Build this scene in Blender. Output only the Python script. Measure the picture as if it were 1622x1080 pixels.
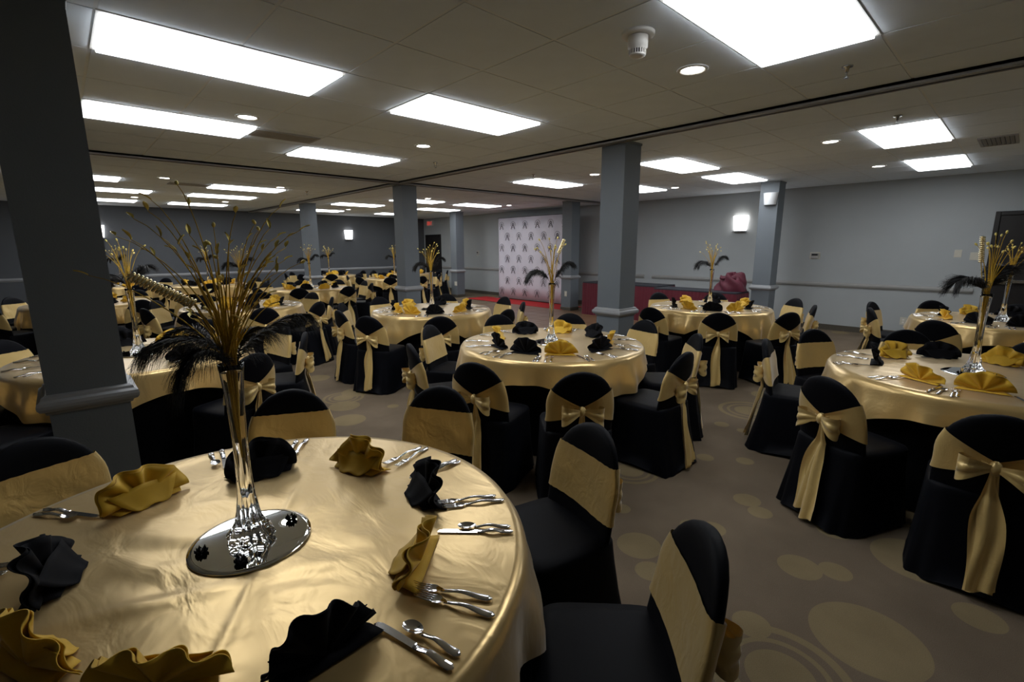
import bpy, bmesh, math, random
from mathutils import Vector, Matrix
R = math.radians
PI = math.pi
sc = bpy.context.scene
for o in list(bpy.data.objects):
    bpy.data.objects.remove(o)
col = sc.collection

# ------------------------------------------------------------------ camera
F_PX, YAW, PITCH, ROLL = 754.4, 0.75252, 0.19332, -0.0040
cam = bpy.data.cameras.new('camera')
cam.sensor_fit = 'HORIZONTAL'; cam.sensor_width = 36.0
cam.lens = F_PX / 1622.0 * 36.0
cam.clip_start = 0.02; cam.clip_end = 100
cam_o = bpy.data.objects.new('camera', cam); col.objects.link(cam_o)
cam_o.matrix_world = (Matrix.Translation((0, 0, 1.55)) @ Matrix.Rotation(-YAW, 4, 'Z')
                      @ Matrix.Rotation(PI / 2 - PITCH, 4, 'X') @ Matrix.Rotation(ROLL, 4, 'Z'))
sc.camera = cam_o
# ------------------------------------------------------------------ world + exposure
w = bpy.data.worlds.new('world'); sc.world = w; w.use_nodes = True
w.node_tree.nodes['Background'].inputs[0].default_value = (0.5, 0.55, 0.65, 1)
w.node_tree.nodes['Background'].inputs[1].default_value = 0.0
vs = sc.view_settings
vs.view_transform = 'Standard'; vs.look = 'None'; vs.gamma = 1.0; vs.exposure = 0.0
vs.use_curve_mapping = False
PANEL_STRENGTH = 9.2
DOWN_STRENGTH = 22.0
SCONCE_STRENGTH = 7.0

# ------------------------------------------------------------------ materials
M = {}
def mat(name, color, rough=0.5, metal=0.0, noise=None, bump=None, sheen=0.0, spec=0.5, emit=None, trans=0.0, ior=1.45, aniso=0.0):
    """noise=(scale, amount); bump=(scale, strength, distance)"""
    m = bpy.data.materials.new(name); m.use_nodes = True
    nt = m.node_tree; b = nt.nodes['Principled BSDF']
    b.inputs['Base Color'].default_value = (*color, 1)
    b.inputs['Roughness'].default_value = rough
    b.inputs['Metallic'].default_value = metal
    b.inputs['Specular IOR Level'].default_value = spec
    b.inputs['IOR'].default_value = ior
    if sheen:
        b.inputs['Sheen Weight'].default_value = sheen
        b.inputs['Sheen Roughness'].default_value = 0.4
    if trans: b.inputs['Transmission Weight'].default_value = trans
    if aniso: b.inputs['Anisotropic'].default_value = aniso
    if emit:
        b.inputs['Emission Color'].default_value = (*emit[0], 1)
        b.inputs['Emission Strength'].default_value = emit[1]
    tc = nt.nodes.new('ShaderNodeTexCoord')
    if noise:
        n = nt.nodes.new('ShaderNodeTexNoise'); n.inputs['Scale'].default_value = noise[0]; n.inputs['Detail'].default_value = 5
        nt.links.new(tc.outputs['Object'], n.inputs['Vector'])
        mx = nt.nodes.new('ShaderNodeMix'); mx.data_type = 'RGBA'
        k = noise[1]
        mx.inputs[6].default_value = (*[c * (1 - k) for c in color], 1)
        mx.inputs[7].default_value = (*[min(1, c * (1 + k)) for c in color], 1)
        nt.links.new(n.outputs['Fac'], mx.inputs[0]); nt.links.new(mx.outputs[2], b.inputs['Base Color'])
    if bump:
        n = nt.nodes.new('ShaderNodeTexNoise'); n.inputs['Scale'].default_value = bump[0]; n.inputs['Detail'].default_value = 4
        nt.links.new(tc.outputs['Object'], n.inputs['Vector'])
        bp = nt.nodes.new('ShaderNodeBump'); bp.inputs['Strength'].default_value = bump[1]; bp.inputs['Distance'].default_value = bump[2]
        nt.links.new(n.outputs['Fac'], bp.inputs['Height']); nt.links.new(bp.outputs['Normal'], b.inputs['Normal'])
    M[name] = m
    return m

mat('wall_grey', (0.375, 0.40, 0.41), 0.75, noise=(3, 0.05), bump=(180, 0.15, 0.002))
mat('wall_slate', (0.090, 0.098, 0.110), 0.7, noise=(3, 0.06), bump=(180, 0.15, 0.002))
mat('column_slate', (0.15, 0.172, 0.195), 0.55, noise=(4, 0.06), bump=(140, 0.25, 0.003))
mat('moulding_grey', (0.30, 0.31, 0.325), 0.45, noise=(12, 0.06))
mat('rail_grey', (0.30, 0.30, 0.29), 0.45, noise=(12, 0.06))
mat('base_dark', (0.075, 0.065, 0.05), 0.6, noise=(20, 0.1))
mat('ceiling_tile', (0.77, 0.84, 0.92), 0.9, noise=(6, 0.05), bump=(220, 0.35, 0.002))
mat('ceiling_void', (0.80, 0.84, 0.88), 0.8, noise=(6, 0.05))
mat('track_metal', (0.34, 0.34, 0.35), 0.45, metal=0.3, noise=(8, 0.08))
mat('lamp_frame', (0.7, 0.7, 0.68), 0.5, noise=(10, 0.03))
mat('panel_light', (0.9, 0.9, 0.9), 0.4, emit=((0.94, 0.97, 1.0), PANEL_STRENGTH))
mat('down_light', (0.9, 0.9, 0.9), 0.4, emit=((1.0, 0.94, 0.86), DOWN_STRENGTH))
mat('sconce_light', (0.9, 0.9, 0.9), 0.4, emit=((1.0, 0.96, 0.92), SCONCE_STRENGTH))
mat('sconce_unlit', (0.75, 0.77, 0.8), 0.35, noise=(8, 0.03))
mat('white_plastic', (0.72, 0.70, 0.66), 0.4, noise=(30, 0.03))
mat('ivory_plate', (0.55, 0.53, 0.45), 0.4, noise=(30, 0.04))
mat('dark_slot', (0.02, 0.02, 0.02), 0.6, noise=(30, 0.1))
mat('vent_metal', (0.38, 0.37, 0.36), 0.5, metal=0.2, noise=(20, 0.06))
mat('door_dark', (0.012, 0.010, 0.010), 0.45, noise=(9, 0.25))
mat('steel', (0.55, 0.57, 0.6), 0.22, metal=1.0, noise=(20, 0.06))
mat('cutlery_steel', (0.78, 0.78, 0.80), 0.13, metal=1.0, noise=(60, 0.04))
mat('black_cloth', (0.0022, 0.0027, 0.0050), 0.6, noise=(60, 0.2), bump=(500, 0.15, 0.0008), sheen=0.012, spec=0.12)
mat('black_under', (0.003, 0.0033, 0.005), 0.75, noise=(60, 0.2), bump=(25, 0.25, 0.01), sheen=0.02, spec=0.15)
mat('black_napkin', (0.0034, 0.0036, 0.0056), 0.8, noise=(80, 0.2), bump=(700, 0.2, 0.0006), sheen=0.03, spec=0.15)
mat('gold_napkin', (0.66, 0.40, 0.028), 0.72, noise=(40, 0.08), bump=(700, 0.2, 0.0006), sheen=0.2)
mat('maroon_cloth', (0.11, 0.008, 0.020), 0.7, noise=(30, 0.2), bump=(200, 0.15, 0.001), sheen=0.15)
mat('maroon_bundle', (0.085, 0.006, 0.020), 0.6, noise=(18, 0.3), sheen=0.06)
mat('navy_top', (0.018, 0.020, 0.028), 0.55, noise=(30, 0.15))
mat('banner_cloth', (0.66, 0.64, 0.72), 0.6, noise=(5, 0.03), bump=(14, 0.25, 0.01))
mat('logo_ink', (0.07, 0.065, 0.08), 0.6, noise=(30, 0.1))
mat('red_carpet', (0.40, 0.008, 0.010), 0.85, noise=(60, 0.15), bump=(600, 0.3, 0.002))
mat('pipe_black', (0.02, 0.02, 0.022), 0.4, noise=(30, 0.1))
mat('mirror', (0.82, 0.84, 0.85), 0.015, metal=1.0)
mat('mirror_bevel', (0.92, 0.94, 0.96), 0.06, metal=1.0)
mat('glass', (1, 1, 1), 0.0, trans=1.0, ior=1.48)
mat('gold_stem', (1.0, 0.52, 0.07), 0.22, metal=0.6, noise=(300, 0.4), bump=(900, 1.0, 0.004))
mat('gold_leaf', (1.0, 0.76, 0.22), 0.3, metal=0.35, noise=(80, 0.2), bump=(250, 0.5, 0.003))
mat('gold_bead', (1.0, 0.84, 0.50), 0.16, metal=0.8, noise=(40, 0.05))
mat('feather', (0.004, 0.004, 0.005), 0.55, noise=(80, 0.2))
mat('pearl', (0.75, 0.74, 0.76), 0.2, noise=(40, 0.03))
mat('exit_red', (0.7, 0.05, 0.03), 0.5, emit=((1.0, 0.10, 0.07), 0.5))
mat('exit_face', (0.55, 0.56, 0.55), 0.5, noise=(20, 0.03))
mat('wood_rim', (0.16, 0.09, 0.04), 0.5, noise=(14, 0.2))

def satin(name, color, rough, metal, scale, strength):
    m = mat(name, color, rough, metal, sheen=0.35, spec=0.8)
    nt = m.node_tree; b = nt.nodes['Principled BSDF']
    tc = nt.nodes.new('ShaderNodeTexCoord')
    mp = nt.nodes.new('ShaderNodeMapping'); mp.inputs['Scale'].default_value = (1.0, 0.55, 0.8); mp.inputs['Rotation'].default_value = (0, 0, 0.7)
    n = nt.nodes.new('ShaderNodeTexNoise'); n.inputs['Scale'].default_value = scale; n.inputs['Detail'].default_value = 3.5; n.inputs['Distortion'].default_value = 1.1
    n2 = nt.nodes.new('ShaderNodeTexNoise'); n2.inputs['Scale'].default_value = scale * 0.3; n2.inputs['Detail'].default_value = 2
    ad = nt.nodes.new('ShaderNodeMath'); ad.operation = 'ADD'
    bp = nt.nodes.new('ShaderNodeBump'); bp.inputs['Strength'].default_value = strength; bp.inputs['Distance'].default_value = 0.012
    nt.links.new(tc.outputs['Object'], mp.inputs['Vector']); nt.links.new(mp.outputs['Vector'], n.inputs['Vector'])
    nt.links.new(tc.outputs['Object'], n2.inputs['Vector'])
    nt.links.new(n.outputs['Fac'], ad.inputs[0]); nt.links.new(n2.outputs['Fac'], ad.inputs[1])
    nt.links.new(ad.outputs[0], bp.inputs['Height']); nt.links.new(bp.outputs['Normal'], b.inputs['Normal'])
    return m
satin('satin_cloth', (0.60, 0.42, 0.17), 0.30, 0.50, 9.0, 0.30)
satin('satin_sash', (0.72, 0.52, 0.20), 0.34, 0.24, 14.0, 0.34)

def carpet_material():
    m = bpy.data.materials.new('carpet'); m.use_nodes = True
    nt = m.node_tree; b = nt.nodes['Principled BSDF']; L = nt.links.new
    b.inputs['Roughness'].default_value = 0.95; b.inputs['Specular IOR Level'].default_value = 0.15
    tc = nt.nodes.new('ShaderNodeTexCoord')
    def math_(op, a, bb=None):
        n = nt.nodes.new('ShaderNodeMath'); n.operation = op
        for i, v in enumerate((a, bb)):
            if v is None: continue
            if hasattr(v, 'is_output'): L(v, n.inputs[i])
            else: n.inputs[i].default_value = v
        return n.outputs[0]
    flat = nt.nodes.new('ShaderNodeVectorMath'); flat.operation = 'MULTIPLY'; flat.inputs[1].default_value = (1, 1, 0)
    L(tc.outputs['Object'], flat.inputs[0])
    def dist(x, y):
        n = nt.nodes.new('ShaderNodeVectorMath'); n.operation = 'DISTANCE'; n.inputs[1].default_value = (x, y, 0)
        L(flat.outputs[0], n.inputs[0]); return n.outputs['Value']
    discs = [(2.93, 0.99, 0.079), (2.84, 0.88, 0.067), (2.98, 0.65, 0.059), (2.94, 0.53, 0.084), (2.46, 0.56, 0.097), (2.55, 0.43, 0.071),
             (2.94, 0.17, 0.191), (2.17, 0.23, 0.204), (2.65, -0.07, 0.089), (1.91, 0.58, 0.075), (2.04, 1.2, 0.114), (1.9, 1.05, 0.072),
             (2.41, 1.1, 0.057), (2.47, 1.0, 0.071), (3.34, 1.45, 0.062), (3.49, 1.22, 0.061), (4.11, 1.66, 0.062), (4.09, 1.47, 0.049),
             (1.89, 4.48, 0.15), (1.75, 4.07, 0.15), (2.24, 4.14, 0.057), (2.19, 4.84, 0.16), (2.1, 5.72, 0.15), (2.28, 1.47, 0.053),
             (1.55, 1.75, 0.09), (3.3, -0.35, 0.12)]
    rings = [(1.73, 0.41, 0.25), (3.5, 0.26, 0.21), (4.66, 1.63, 0.28), (2.75, 1.72, 0.20), (2.0, 4.75, 0.21)]
    acc = None
    for x, y, r in discs:
        t = math_('LESS_THAN', dist(x, y), r)
        acc = t if acc is None else math_('MAXIMUM', acc, t)
    for x, y, r in rings:
        d = dist(x, y)
        a = math_('MULTIPLY', math_('LESS_THAN', d, r), math_('GREATER_THAN', d, r * 0.86))
        c = math_('MULTIPLY', math_('LESS_THAN', d, r * 0.72), math_('GREATER_THAN', d, r * 0.63))
        e = math_('LESS_THAN', d, r * 0.48)
        acc = math_('MAXIMUM', acc, math_('MAXIMUM', a, math_('MAXIMUM', c, e)))
    # the pattern goes on over the rest of the hall
    v = nt.nodes.new('ShaderNodeTexVoronoi'); v.feature = 'F1'; v.inputs['Scale'].default_value = 2.0; v.inputs['Randomness'].default_value = 0.75
    L(flat.outputs[0], v.inputs['Vector'])
    sx = nt.nodes.new('ShaderNodeSeparateColor'); L(v.outputs['Color'], sx.inputs[0])
    rad = math_('ADD', math_('MULTIPLY', sx.outputs[0], 0.30), 0.08)
    vd = math_('LESS_THAN', v.outputs['Distance'], rad)
    far = math_('MAXIMUM', math_('GREATER_THAN', dist(2.6, 1.2), 2.4), 0.0)
    far = math_('MULTIPLY', far, math_('GREATER_THAN', dist(2.0, 4.7), 1.1))
    acc = math_('MAXIMUM', acc, math_('MULTIPLY', vd, far))
    n = nt.nodes.new('ShaderNodeTexNoise'); n.inputs['Scale'].default_value = 350; n.inputs['Detail'].default_value = 3; L(tc.outputs['Object'], n.inputs['Vector'])
    n2 = nt.nodes.new('ShaderNodeTexNoise'); n2.inputs['Scale'].default_value = 2.6; n2.inputs['Detail'].default_value = 6; L(tc.outputs['Object'], n2.inputs['Vector'])
    mx = nt.nodes.new('ShaderNodeMix'); mx.data_type = 'RGBA'
    mx.inputs[6].default_value = (0.148, 0.114, 0.080, 1); mx.inputs[7].default_value = (0.205, 0.158, 0.088, 1)
    L(acc, mx.inputs[0])
    mu = nt.nodes.new('ShaderNodeMix'); mu.data_type = 'RGBA'; mu.blend_type = 'MULTIPLY'; mu.inputs[0].default_value = 1
    L(mx.outputs[2], mu.inputs[6])
    gr = math_('ADD', math_('MULTIPLY', n.outputs['Fac'], 0.8), math_('ADD', math_('MULTIPLY', n2.outputs['Fac'], 0.7), 0.25))
    cg = nt.nodes.new('ShaderNodeCombineColor')
    for i in range(3): L(gr, cg.inputs[i])
    L(cg.outputs[0], mu.inputs[7]); L(mu.outputs[2], b.inputs['Base Color'])
    bp = nt.nodes.new('ShaderNodeBump'); bp.inputs['Strength'].default_value = 0.4; bp.inputs['Distance'].default_value = 0.003
    L(n.outputs['Fac'], bp.inputs['Height']); L(bp.outputs['Normal'], b.inputs['Normal'])
    M['carpet'] = m
carpet_material()

def parquet_material():
    m = mat('parquet', (0.17, 0.10, 0.055), 0.30)
    nt = m.node_tree; b = nt.nodes['Principled BSDF']; L = nt.links.new
    tc = nt.nodes.new('ShaderNodeTexCoord')
    n = nt.nodes.new('ShaderNodeTexNoise'); n.inputs['Scale'].default_value = 7; n.inputs['Detail'].default_value = 6
    L(tc.outputs['Object'], n.inputs['Vector'])
    cr = nt.nodes.new('ShaderNodeValToRGB')
    cr.color_ramp.elements[0].color = (0.12, 0.066, 0.034, 1); cr.color_ramp.elements[1].color = (0.22, 0.135, 0.075, 1)
    L(n.outputs['Fac'], cr.inputs[0]); L(cr.outputs[0], b.inputs['Base Color'])
parquet_material()

# ------------------------------------------------------------------ mesh helpers
class MB:
    def __init__(s): s.v = []; s.f = []
    def add(s, verts, faces):
        o = len(s.v); s.v += [tuple(p) for p in verts]; s.f += [tuple(i + o for i in f) for f in faces]; return s
    def box(s, x0, y0, z0, x1, y1, z1):
        v = [(x, y, z) for z in (z0, z1) for y in (y0, y1) for x in (x0, x1)]
        return s.add(v, [(0, 2, 3, 1), (4, 5, 7, 6), (0, 1, 5, 4), (2, 6, 7, 3), (0, 4, 6, 2), (1, 3, 7, 5)])
    def grid(s, fn, nu, nv, cu=False, cv=False):
        """fn(i, j) -> point, faces between neighbours; cu / cv close the loop"""
        v = [fn(i, j) for i in range(nu) for j in range(nv)]
        f = []
        for i in range(nu if cu else nu - 1):
            for j in range(nv if cv else nv - 1):
                a = i * nv + j; b = ((i + 1) % nu) * nv + j
                c = ((i + 1) % nu) * nv + (j + 1) % nv; d = i * nv + (j + 1) % nv
                f.append((a, b, c, d))
        return s.add(v, f)
    def lathe(s, prof, n=24, c=(0, 0), cap0=True, cap1=True):
        k = len(prof)
        v = [(c[0] + r * math.cos(2 * PI * i / n), c[1] + r * math.sin(2 * PI * i / n), z) for r, z in prof for i in range(n)]
        f = [(j * n + i, j * n + (i + 1) % n, (j + 1) * n + (i + 1) % n, (j + 1) * n + i) for j in range(k - 1) for i in range(n)]
        if cap0: f.append(tuple(range(n))[::-1])
        if cap1: f.append(tuple((k - 1) * n + i for i in range(n)))
        return s.add(v, f)
    def tube(s, pts, rad, n=6):
        pts = [Vector(p) for p in pts]; k = len(pts)
        rad = rad if isinstance(rad, (list, tuple)) else [rad] * k
        t0 = (pts[1] - pts[0]).normalized()
        u = t0.orthogonal().normalized(); v = []
        for i in range(k):
            t = (pts[min(i + 1, k - 1)] - pts[max(i - 1, 0)]).normalized()
            u = (u - t * u.dot(t)).normalized(); w_ = t.cross(u)
            for q in range(n):
                a = 2 * PI * q / n
                v.append(pts[i] + (u * math.cos(a) + w_ * math.sin(a)) * rad[i])
        f = [(j * n + i, j * n + (i + 1) % n, (j + 1) * n + (i + 1) % n, (j + 1) * n + i) for j in range(k - 1) for i in range(n)]
        f.append(tuple(range(n))[::-1]); f.append(tuple((k - 1) * n + i for i in range(n)))
        return s.add(v, f)
    def ball(s, c, r, nu=10, nv=6, sc_=(1, 1, 1)):
        prof = []
        v = []; f = []
        for j in range(nv + 1):
            th = PI * (j / nv)
            for i in range(nu):
                a = 2 * PI * i / nu
                rr = max(math.sin(th), 0.02)
                v.append((c[0] + r * sc_[0] * rr * math.cos(a), c[1] + r * sc_[1] * rr * math.sin(a), c[2] - r * sc_[2] * math.cos(th)))
        for j in range(nv):
            for i in range(nu):
                f.append((j * nu + i, j * nu + (i + 1) % nu, (j + 1) * nu + (i + 1) % nu, (j + 1) * nu + i))
        f.append(tuple(range(nu))[::-1]); f.append(tuple(nv * nu + i for i in range(nu)))
        return s.add(v, f)
    def prism(s, pts, z0, z1):
        n = len(pts)
        v = [(x, y, z0) for x, y in pts] + [(x, y, z1) for x, y in pts]
        f = [tuple(range(n))[::-1], tuple(range(n, 2 * n))] + [(i, (i + 1) % n, (i + 1) % n + n, i + n) for i in range(n)]
        return s.add(v, f)
    def mesh(s, name, m, smooth=False):
        me = bpy.data.meshes.new(name); me.from_pydata(s.v, [], s.f)
        bm = bmesh.new(); bm.from_mesh(me); bmesh.ops.recalc_face_normals(bm, faces=bm.faces); bm.to_mesh(me); bm.free()
        if smooth: me.polygons.foreach_set('use_smooth', [True] * len(me.polygons))
        if m: me.materials.append(M[m])
        me.update(); return me
    def build(s, name, m, parent=None, smooth=False, bevel=0.0, loc=None):
        o = bpy.data.objects.new(name, s.mesh(name, m, smooth)); col.objects.link(o)
        if parent: o.parent = parent
        if loc: o.location = loc
        if bevel:
            b = o.modifiers.new('bevel', 'BEVEL'); b.width = bevel; b.segments = 2; b.limit_method = 'ANGLE'
        return o

def tag(o, label=None, cat=None, group=None, kind=None):
    if label: o['label'] = label
    if cat: o['category'] = cat
    if group: o['group'] = group
    if kind: o['kind'] = kind
    return o
def thing(name, label, cat, loc=(0, 0, 0), rz=0.0, group=None):
    o = bpy.data.objects.new(name, None); col.objects.link(o); o.empty_display_size = 0.1
    o.location = loc; o.rotation_euler = (0, 0, rz)
    return tag(o, label, cat, group)
KIDS = {}
def children_of(o):
    return [c for c in o.children]
def copy_tree(o, parent=None):
    c = o.copy(); col.objects.link(c); c.parent = parent
    for ch in KIDS[o.name]:
        copy_tree(ch, c)
    return c
def index_tree(o):
    KIDS[o.name] = list(o.children)
    for ch in KIDS[o.name]: index_tree(ch)
def part_obj(name, me, parent, loc=None, rz=None):
    o = bpy.data.objects.new(name, me); col.objects.link(o); o.parent = parent
    if loc is not None: o.location = loc
    if rz is not None: o.rotation_euler = (0, 0, rz)
    return o
ORD = ['first', 'second', 'third', 'fourth', 'fifth', 'sixth', 'seventh', 'eighth', 'ninth', 'tenth']
def ss(a, b, x):
    t = min(1, max(0, (x - a) / (b - a))); return t * t * (3 - 2 * t)
def depth(x, y): return x * math.sin(YAW) + y * math.cos(YAW)
def lateral(x, y): return x * math.cos(YAW) - y * math.sin(YAW)
def bearing(x, y): return math.atan2(lateral(x, y), depth(x, y))

# ------------------------------------------------------------------ room shell
X0, X1, Y0, Y1, H = -3.6, 10.5, -3.0, 16.2, 2.65
floor = tag(MB().box(X0, Y0, -0.1, X1, Y1, 0.0).build('floor', 'carpet'), kind='structure')
tag(MB().box(X1, Y0, 0, X1 + 0.12, Y1 + 0.12, H + 0.1).build('wall_right', 'wall_grey'), kind='structure')
tag(MB().box(X0 - 0.12, Y1, 0, X1, Y1 + 0.12, H + 0.1).build('wall_back', 'wall_slate'), kind='structure')
tag(MB().box(X0 - 0.12, Y0, 0, X0, Y1, H + 0.1).build('wall_left', 'wall_slate'), kind='structure')
tag(MB().box(X0 - 0.12, Y0 - 0.12, 0, X1 + 0.12, Y0, H + 0.1).build('wall_front', 'wall_grey'), kind='structure')
# parquet dance floor in front of the backdrop, laid in square blocks
dance = tag(MB().box(5.4, 4.0, 0.0, 9.5, 10.3, 0.004).build('dance_floor', 'wood_rim'), 'brown parquet dance floor in front of the white backdrop', 'dance floor')
pm = None
nblk = 0
bs = 0.41
for i in range(10):
    for j in range(15):
        mb = MB().box(0.003, 0.003, 0.0, bs - 0.003, bs - 0.003, 0.006)
        if pm is None: pm = mb.mesh('parquet_block', 'parquet')
        o = part_obj('parquet_block', pm, dance, (5.4 + i * bs, 4.05 + j * bs, 0.004)); nblk += 1

# ceiling : slab + square tiles, lamps take two cells
ceiling = tag(MB().box(X0 - 0.12, Y0 - 0.12, H + 0.003, X1 + 0.12, Y1 + 0.12, H + 0.12).build('ceiling', 'ceiling_void'), kind='structure')
G = 0.61
def lines(lo, hi, org):
    k = math.ceil((lo - org) / G - 1e-6); a = [lo]
    x = org + k * G
    while x < hi - 0.02:
        if x - a[-1] > 0.02: a.append(x)
        x += G
    a.append(hi); return a
XS, YS = 4.39, 7.45          # centres of the two ceiling tracks
bays = [(lines(X0, XS, 0.28), lines(Y0, YS, 0.69)), (lines(XS, X1, 5.78), lines(Y0, YS, 0.69)),
        (lines(X0, XS, 0.28), lines(YS, Y1, 9.78)), (lines(XS, X1, 5.17), lines(YS, Y1, 9.78))]
PANELS = [(0.28, 3.13), (0.28, 4.96), (2.11, 3.13), (2.11, 5.57), (2.11, 0.69), (5.78, 5.57), (5.78, 0.69), (8.22, 0.69), (7.61, 3.13), (5.78, 3.13), (7.61, 4.96),
          (-0.33, 9.78), (0.28, 11.61), (0.28, 14.05), (2.11, 9.78), (2.11, 11.61), (2.11, 14.05),
          (5.17, 11.61), (5.17, 14.05), (7.61, 14.05), (5.78, 9.78), (7.61, 11.61), (7.61, 9.78)]
cells = []
for xs, ys in bays:
    for a, b in zip(xs[:-1], xs[1:]):
        for c, d in zip(ys[:-1], ys[1:]):
            if b - a < 0.05 or d - c < 0.05: continue
            cx, cy = (a + b) / 2, (c + d) / 2
            if any(px - 0.02 < cx < px + 1.24 and py - 0.02 < cy < py + 0.63 for px, py in PANELS): continue
            dd = depth(cx, cy)
            vis = dd > 0.8 and abs(lateral(cx, cy)) < dd * 1.15 + 0.6 and dd > (H - 1.55) * 1.35
            cells.append(((0 if vis else 1), math.hypot(cx, cy), a, b, c, d))
cells.sort()
tile_cache = {}
rest = MB()
g = 0.009
for i, (nv, dist_, a, b, c, d) in enumerate(cells):
    if i < 300 and nv == 0:
        key = (round(b - a, 3), round(d - c, 3))
        if key not in tile_cache:
            tile_cache[key] = MB().box(g, g, 0, b - a - g, d - c - g, 0.0028).mesh('ceiling_tile', 'ceiling_tile')
        part_obj('ceiling_tile', tile_cache[key], ceiling, (a, c, H))
    else:
        rest.box(a + g, c + g, H, b - g, d - g, H + 0.0028)
tag(rest.build('ceiling_tiles', 'ceiling_tile', ceiling), kind='stuff')
# ceiling tracks
def track(mb, along, c, lo, hi):
    for dx0, dx1, z in ((-0.06, 0.06, 0.02), (-0.06, -0.04, 0.035), (0.04, 0.06, 0.035), (-0.012, 0.012, 0.03)):
        if along == 'y': mb.box(c + dx0, lo, H - z, c + dx1, hi, H + 0.005)
        else: mb.box(lo, c + dx0, H - z, hi, c + dx1, H + 0.005)
    return mb
tag(track(MB(), 'y', XS, Y0, Y1).build('trim_1', 'track_metal'), kind='structure')
tag(track(MB(), 'x', YS, X0, XS - 0.06).build('trim_2', 'track_metal'), kind='structure')
tag(track(MB(), 'x', YS, XS + 0.06, X1).build('trim_3', 'track_metal'), kind='structure')
# chair rails (moulded profile) and baseboards
def rail_prof(): return [(0.0, 0.80), (0.012, 0.80), (0.016, 0.815), (0.03, 0.825), (0.036, 0.85), (0.03, 0.87), (0.016, 0.878), (0.012, 0.89), (0.0, 0.89)]
def rail(mb, axis, w_, a, b):
    pr = rail_prof(); n = len(pr)
    v = []
    for t in (a, b):
        for d, z in pr:
            v.append((w_ - d, t, z) if axis == 'x' else (t, w_ - d, z))
    f = [(i, (i + 1) % n, (i + 1) % n + n, i + n) for i in range(n)] + [tuple(range(n))[::-1], tuple(range(n, 2 * n))]
    return mb.add(v, f)
k = 4
for a, b in ((0.52, 6.2), (6.42, 15.0)):
    tag(rail(MB(), 'x', X1, a, b).build('trim_%d' % k, 'rail_grey', smooth=False), kind='structure'); k += 1
tag(rail(MB(), 'y', Y1, X0, X1 - 0.04).build('trim_%d' % k, 'moulding_grey'), kind='structure')
tag(MB().box(X1 - 0.015, 0.52, 0, X1, 15.0, 0.10).build('baseboard_right', 'base_dark'), kind='structure')
tag(MB().box(X0, Y1 - 0.015, 0, X1 - 0.02, Y1, 0.10).build('baseboard_back', 'base_dark'), kind='structure')
# doors in the right wall
def door(name, y0, y1, h, bar):
    d = thing(name, None, None, (X1, 0, 0)); tag(d, kind='structure')
    MB().box(-0.035, y0 + 0.06, 0.01, -0.005, y1 - 0.06, h - 0.06).build('door_leaf', 'door_dark', d, bevel=0.004)
    fr = MB().box(-0.06, y0, 0, 0, y0 + 0.06, h).box(-0.06, y1 - 0.06, 0, 0, y1, h).box(-0.06, y0 + 0.06, h - 0.06, 0, y1 - 0.06, h)
    fr.build('door_frame', 'door_dark', d, bevel=0.006)
    if bar:
        b = MB().box(-0.10, y0 + 0.12, 0.995, -0.075, y1 - 0.12, 1.045).build('push_bar', 'steel', d, bevel=0.006)
        MB().box(-0.075, y0 + 0.14, 0.97, -0.035, y0 + 0.24, 1.07).box(-0.075, y1 - 0.24, 0.97, -0.035, y1 - 0.14, 1.07).build('bar_bracket', 'steel', d, bevel=0.004)
    return d
door('door_1', -0.62, 0.42, 2.06, True)
door('door_2', 15.06, 16.04, 2.05, False)

# ------------------------------------------------------------------ columns
COLS = [((0.02, 3.22), 'dark slate square pillar filling the left foreground'),
        ((4.62, 3.18), 'slate square pillar standing behind the middle table'),
        ((4.62, 7.70), 'slate square pillar left of the red carpet and door'),
        ((4.68, 12.42), 'farthest slate pillar seen left, near the back wall'),
        ((9.25, 12.40), 'slate pillar with double outlet left of the white backdrop'),
        ((9.25, 7.75), 'slate pillar overlapping the right edge of the backdrop'),
        ((9.25, 3.20), 'slate pillar carrying an unlit sconce near the right wall')]
def square_loft(prof):
    mb = MB(); v = []
    for hw, z in prof:
        v += [(-hw, -hw, z), (hw, -hw, z), (hw, hw, z), (-hw, hw, z)]
    f = []
    for j in range(len(prof) - 1):
        for i in range(4):
            f.append((j * 4 + i, j * 4 + (i + 1) % 4, j * 4 + 4 + (i + 1) % 4, j * 4 + 4 + i))
    f.append((3, 2, 1, 0)); q = (len(prof) - 1) * 4; f.append((q, q + 1, q + 2, q + 3))
    return mb.add(v, f)
cw = 0.15
shaft_m = square_loft([(cw, 0.87), (cw, H - 0.02)]).mesh('shaft', 'column_slate')
lower_m = square_loft([(cw + 0.002, 0.09), (cw + 0.002, 0.78)]).mesh('lower_shaft', 'column_slate')
base_m = square_loft([(cw + 0.014, 0.0), (cw + 0.014, 0.08), (cw + 0.004, 0.09)]).mesh('base_skirting', 'base_dark')
mould_m = square_loft([(cw + 0.004, 0.78), (cw + 0.012, 0.782), (cw + 0.016, 0.796), (cw + 0.032, 0.802), (cw + 0.040, 0.815), (cw + 0.042, 0.83),
                       (cw + 0.038, 0.845), (cw + 0.024, 0.855), (cw + 0.020, 0.868), (cw + 0.006, 0.876), (cw + 0.002, 0.876)]).mesh('moulding', 'moulding_grey')
cap_m = square_loft([(cw + 0.004, H - 0.024), (cw + 0.008, H - 0.018), (cw + 0.008, H)]).mesh('top_cap', 'column_slate')
for (x, y), lab in COLS:
    c = thing('pillar', lab, 'pillar', (x, y, 0), group='square pillars of the hall')
    part_obj('shaft', shaft_m, c); part_obj('moulding', mould_m, c); part_obj('lower_shaft', lower_m, c); part_obj('base_skirting', base_m, c); part_obj('top_cap', cap_m, c)

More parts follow.
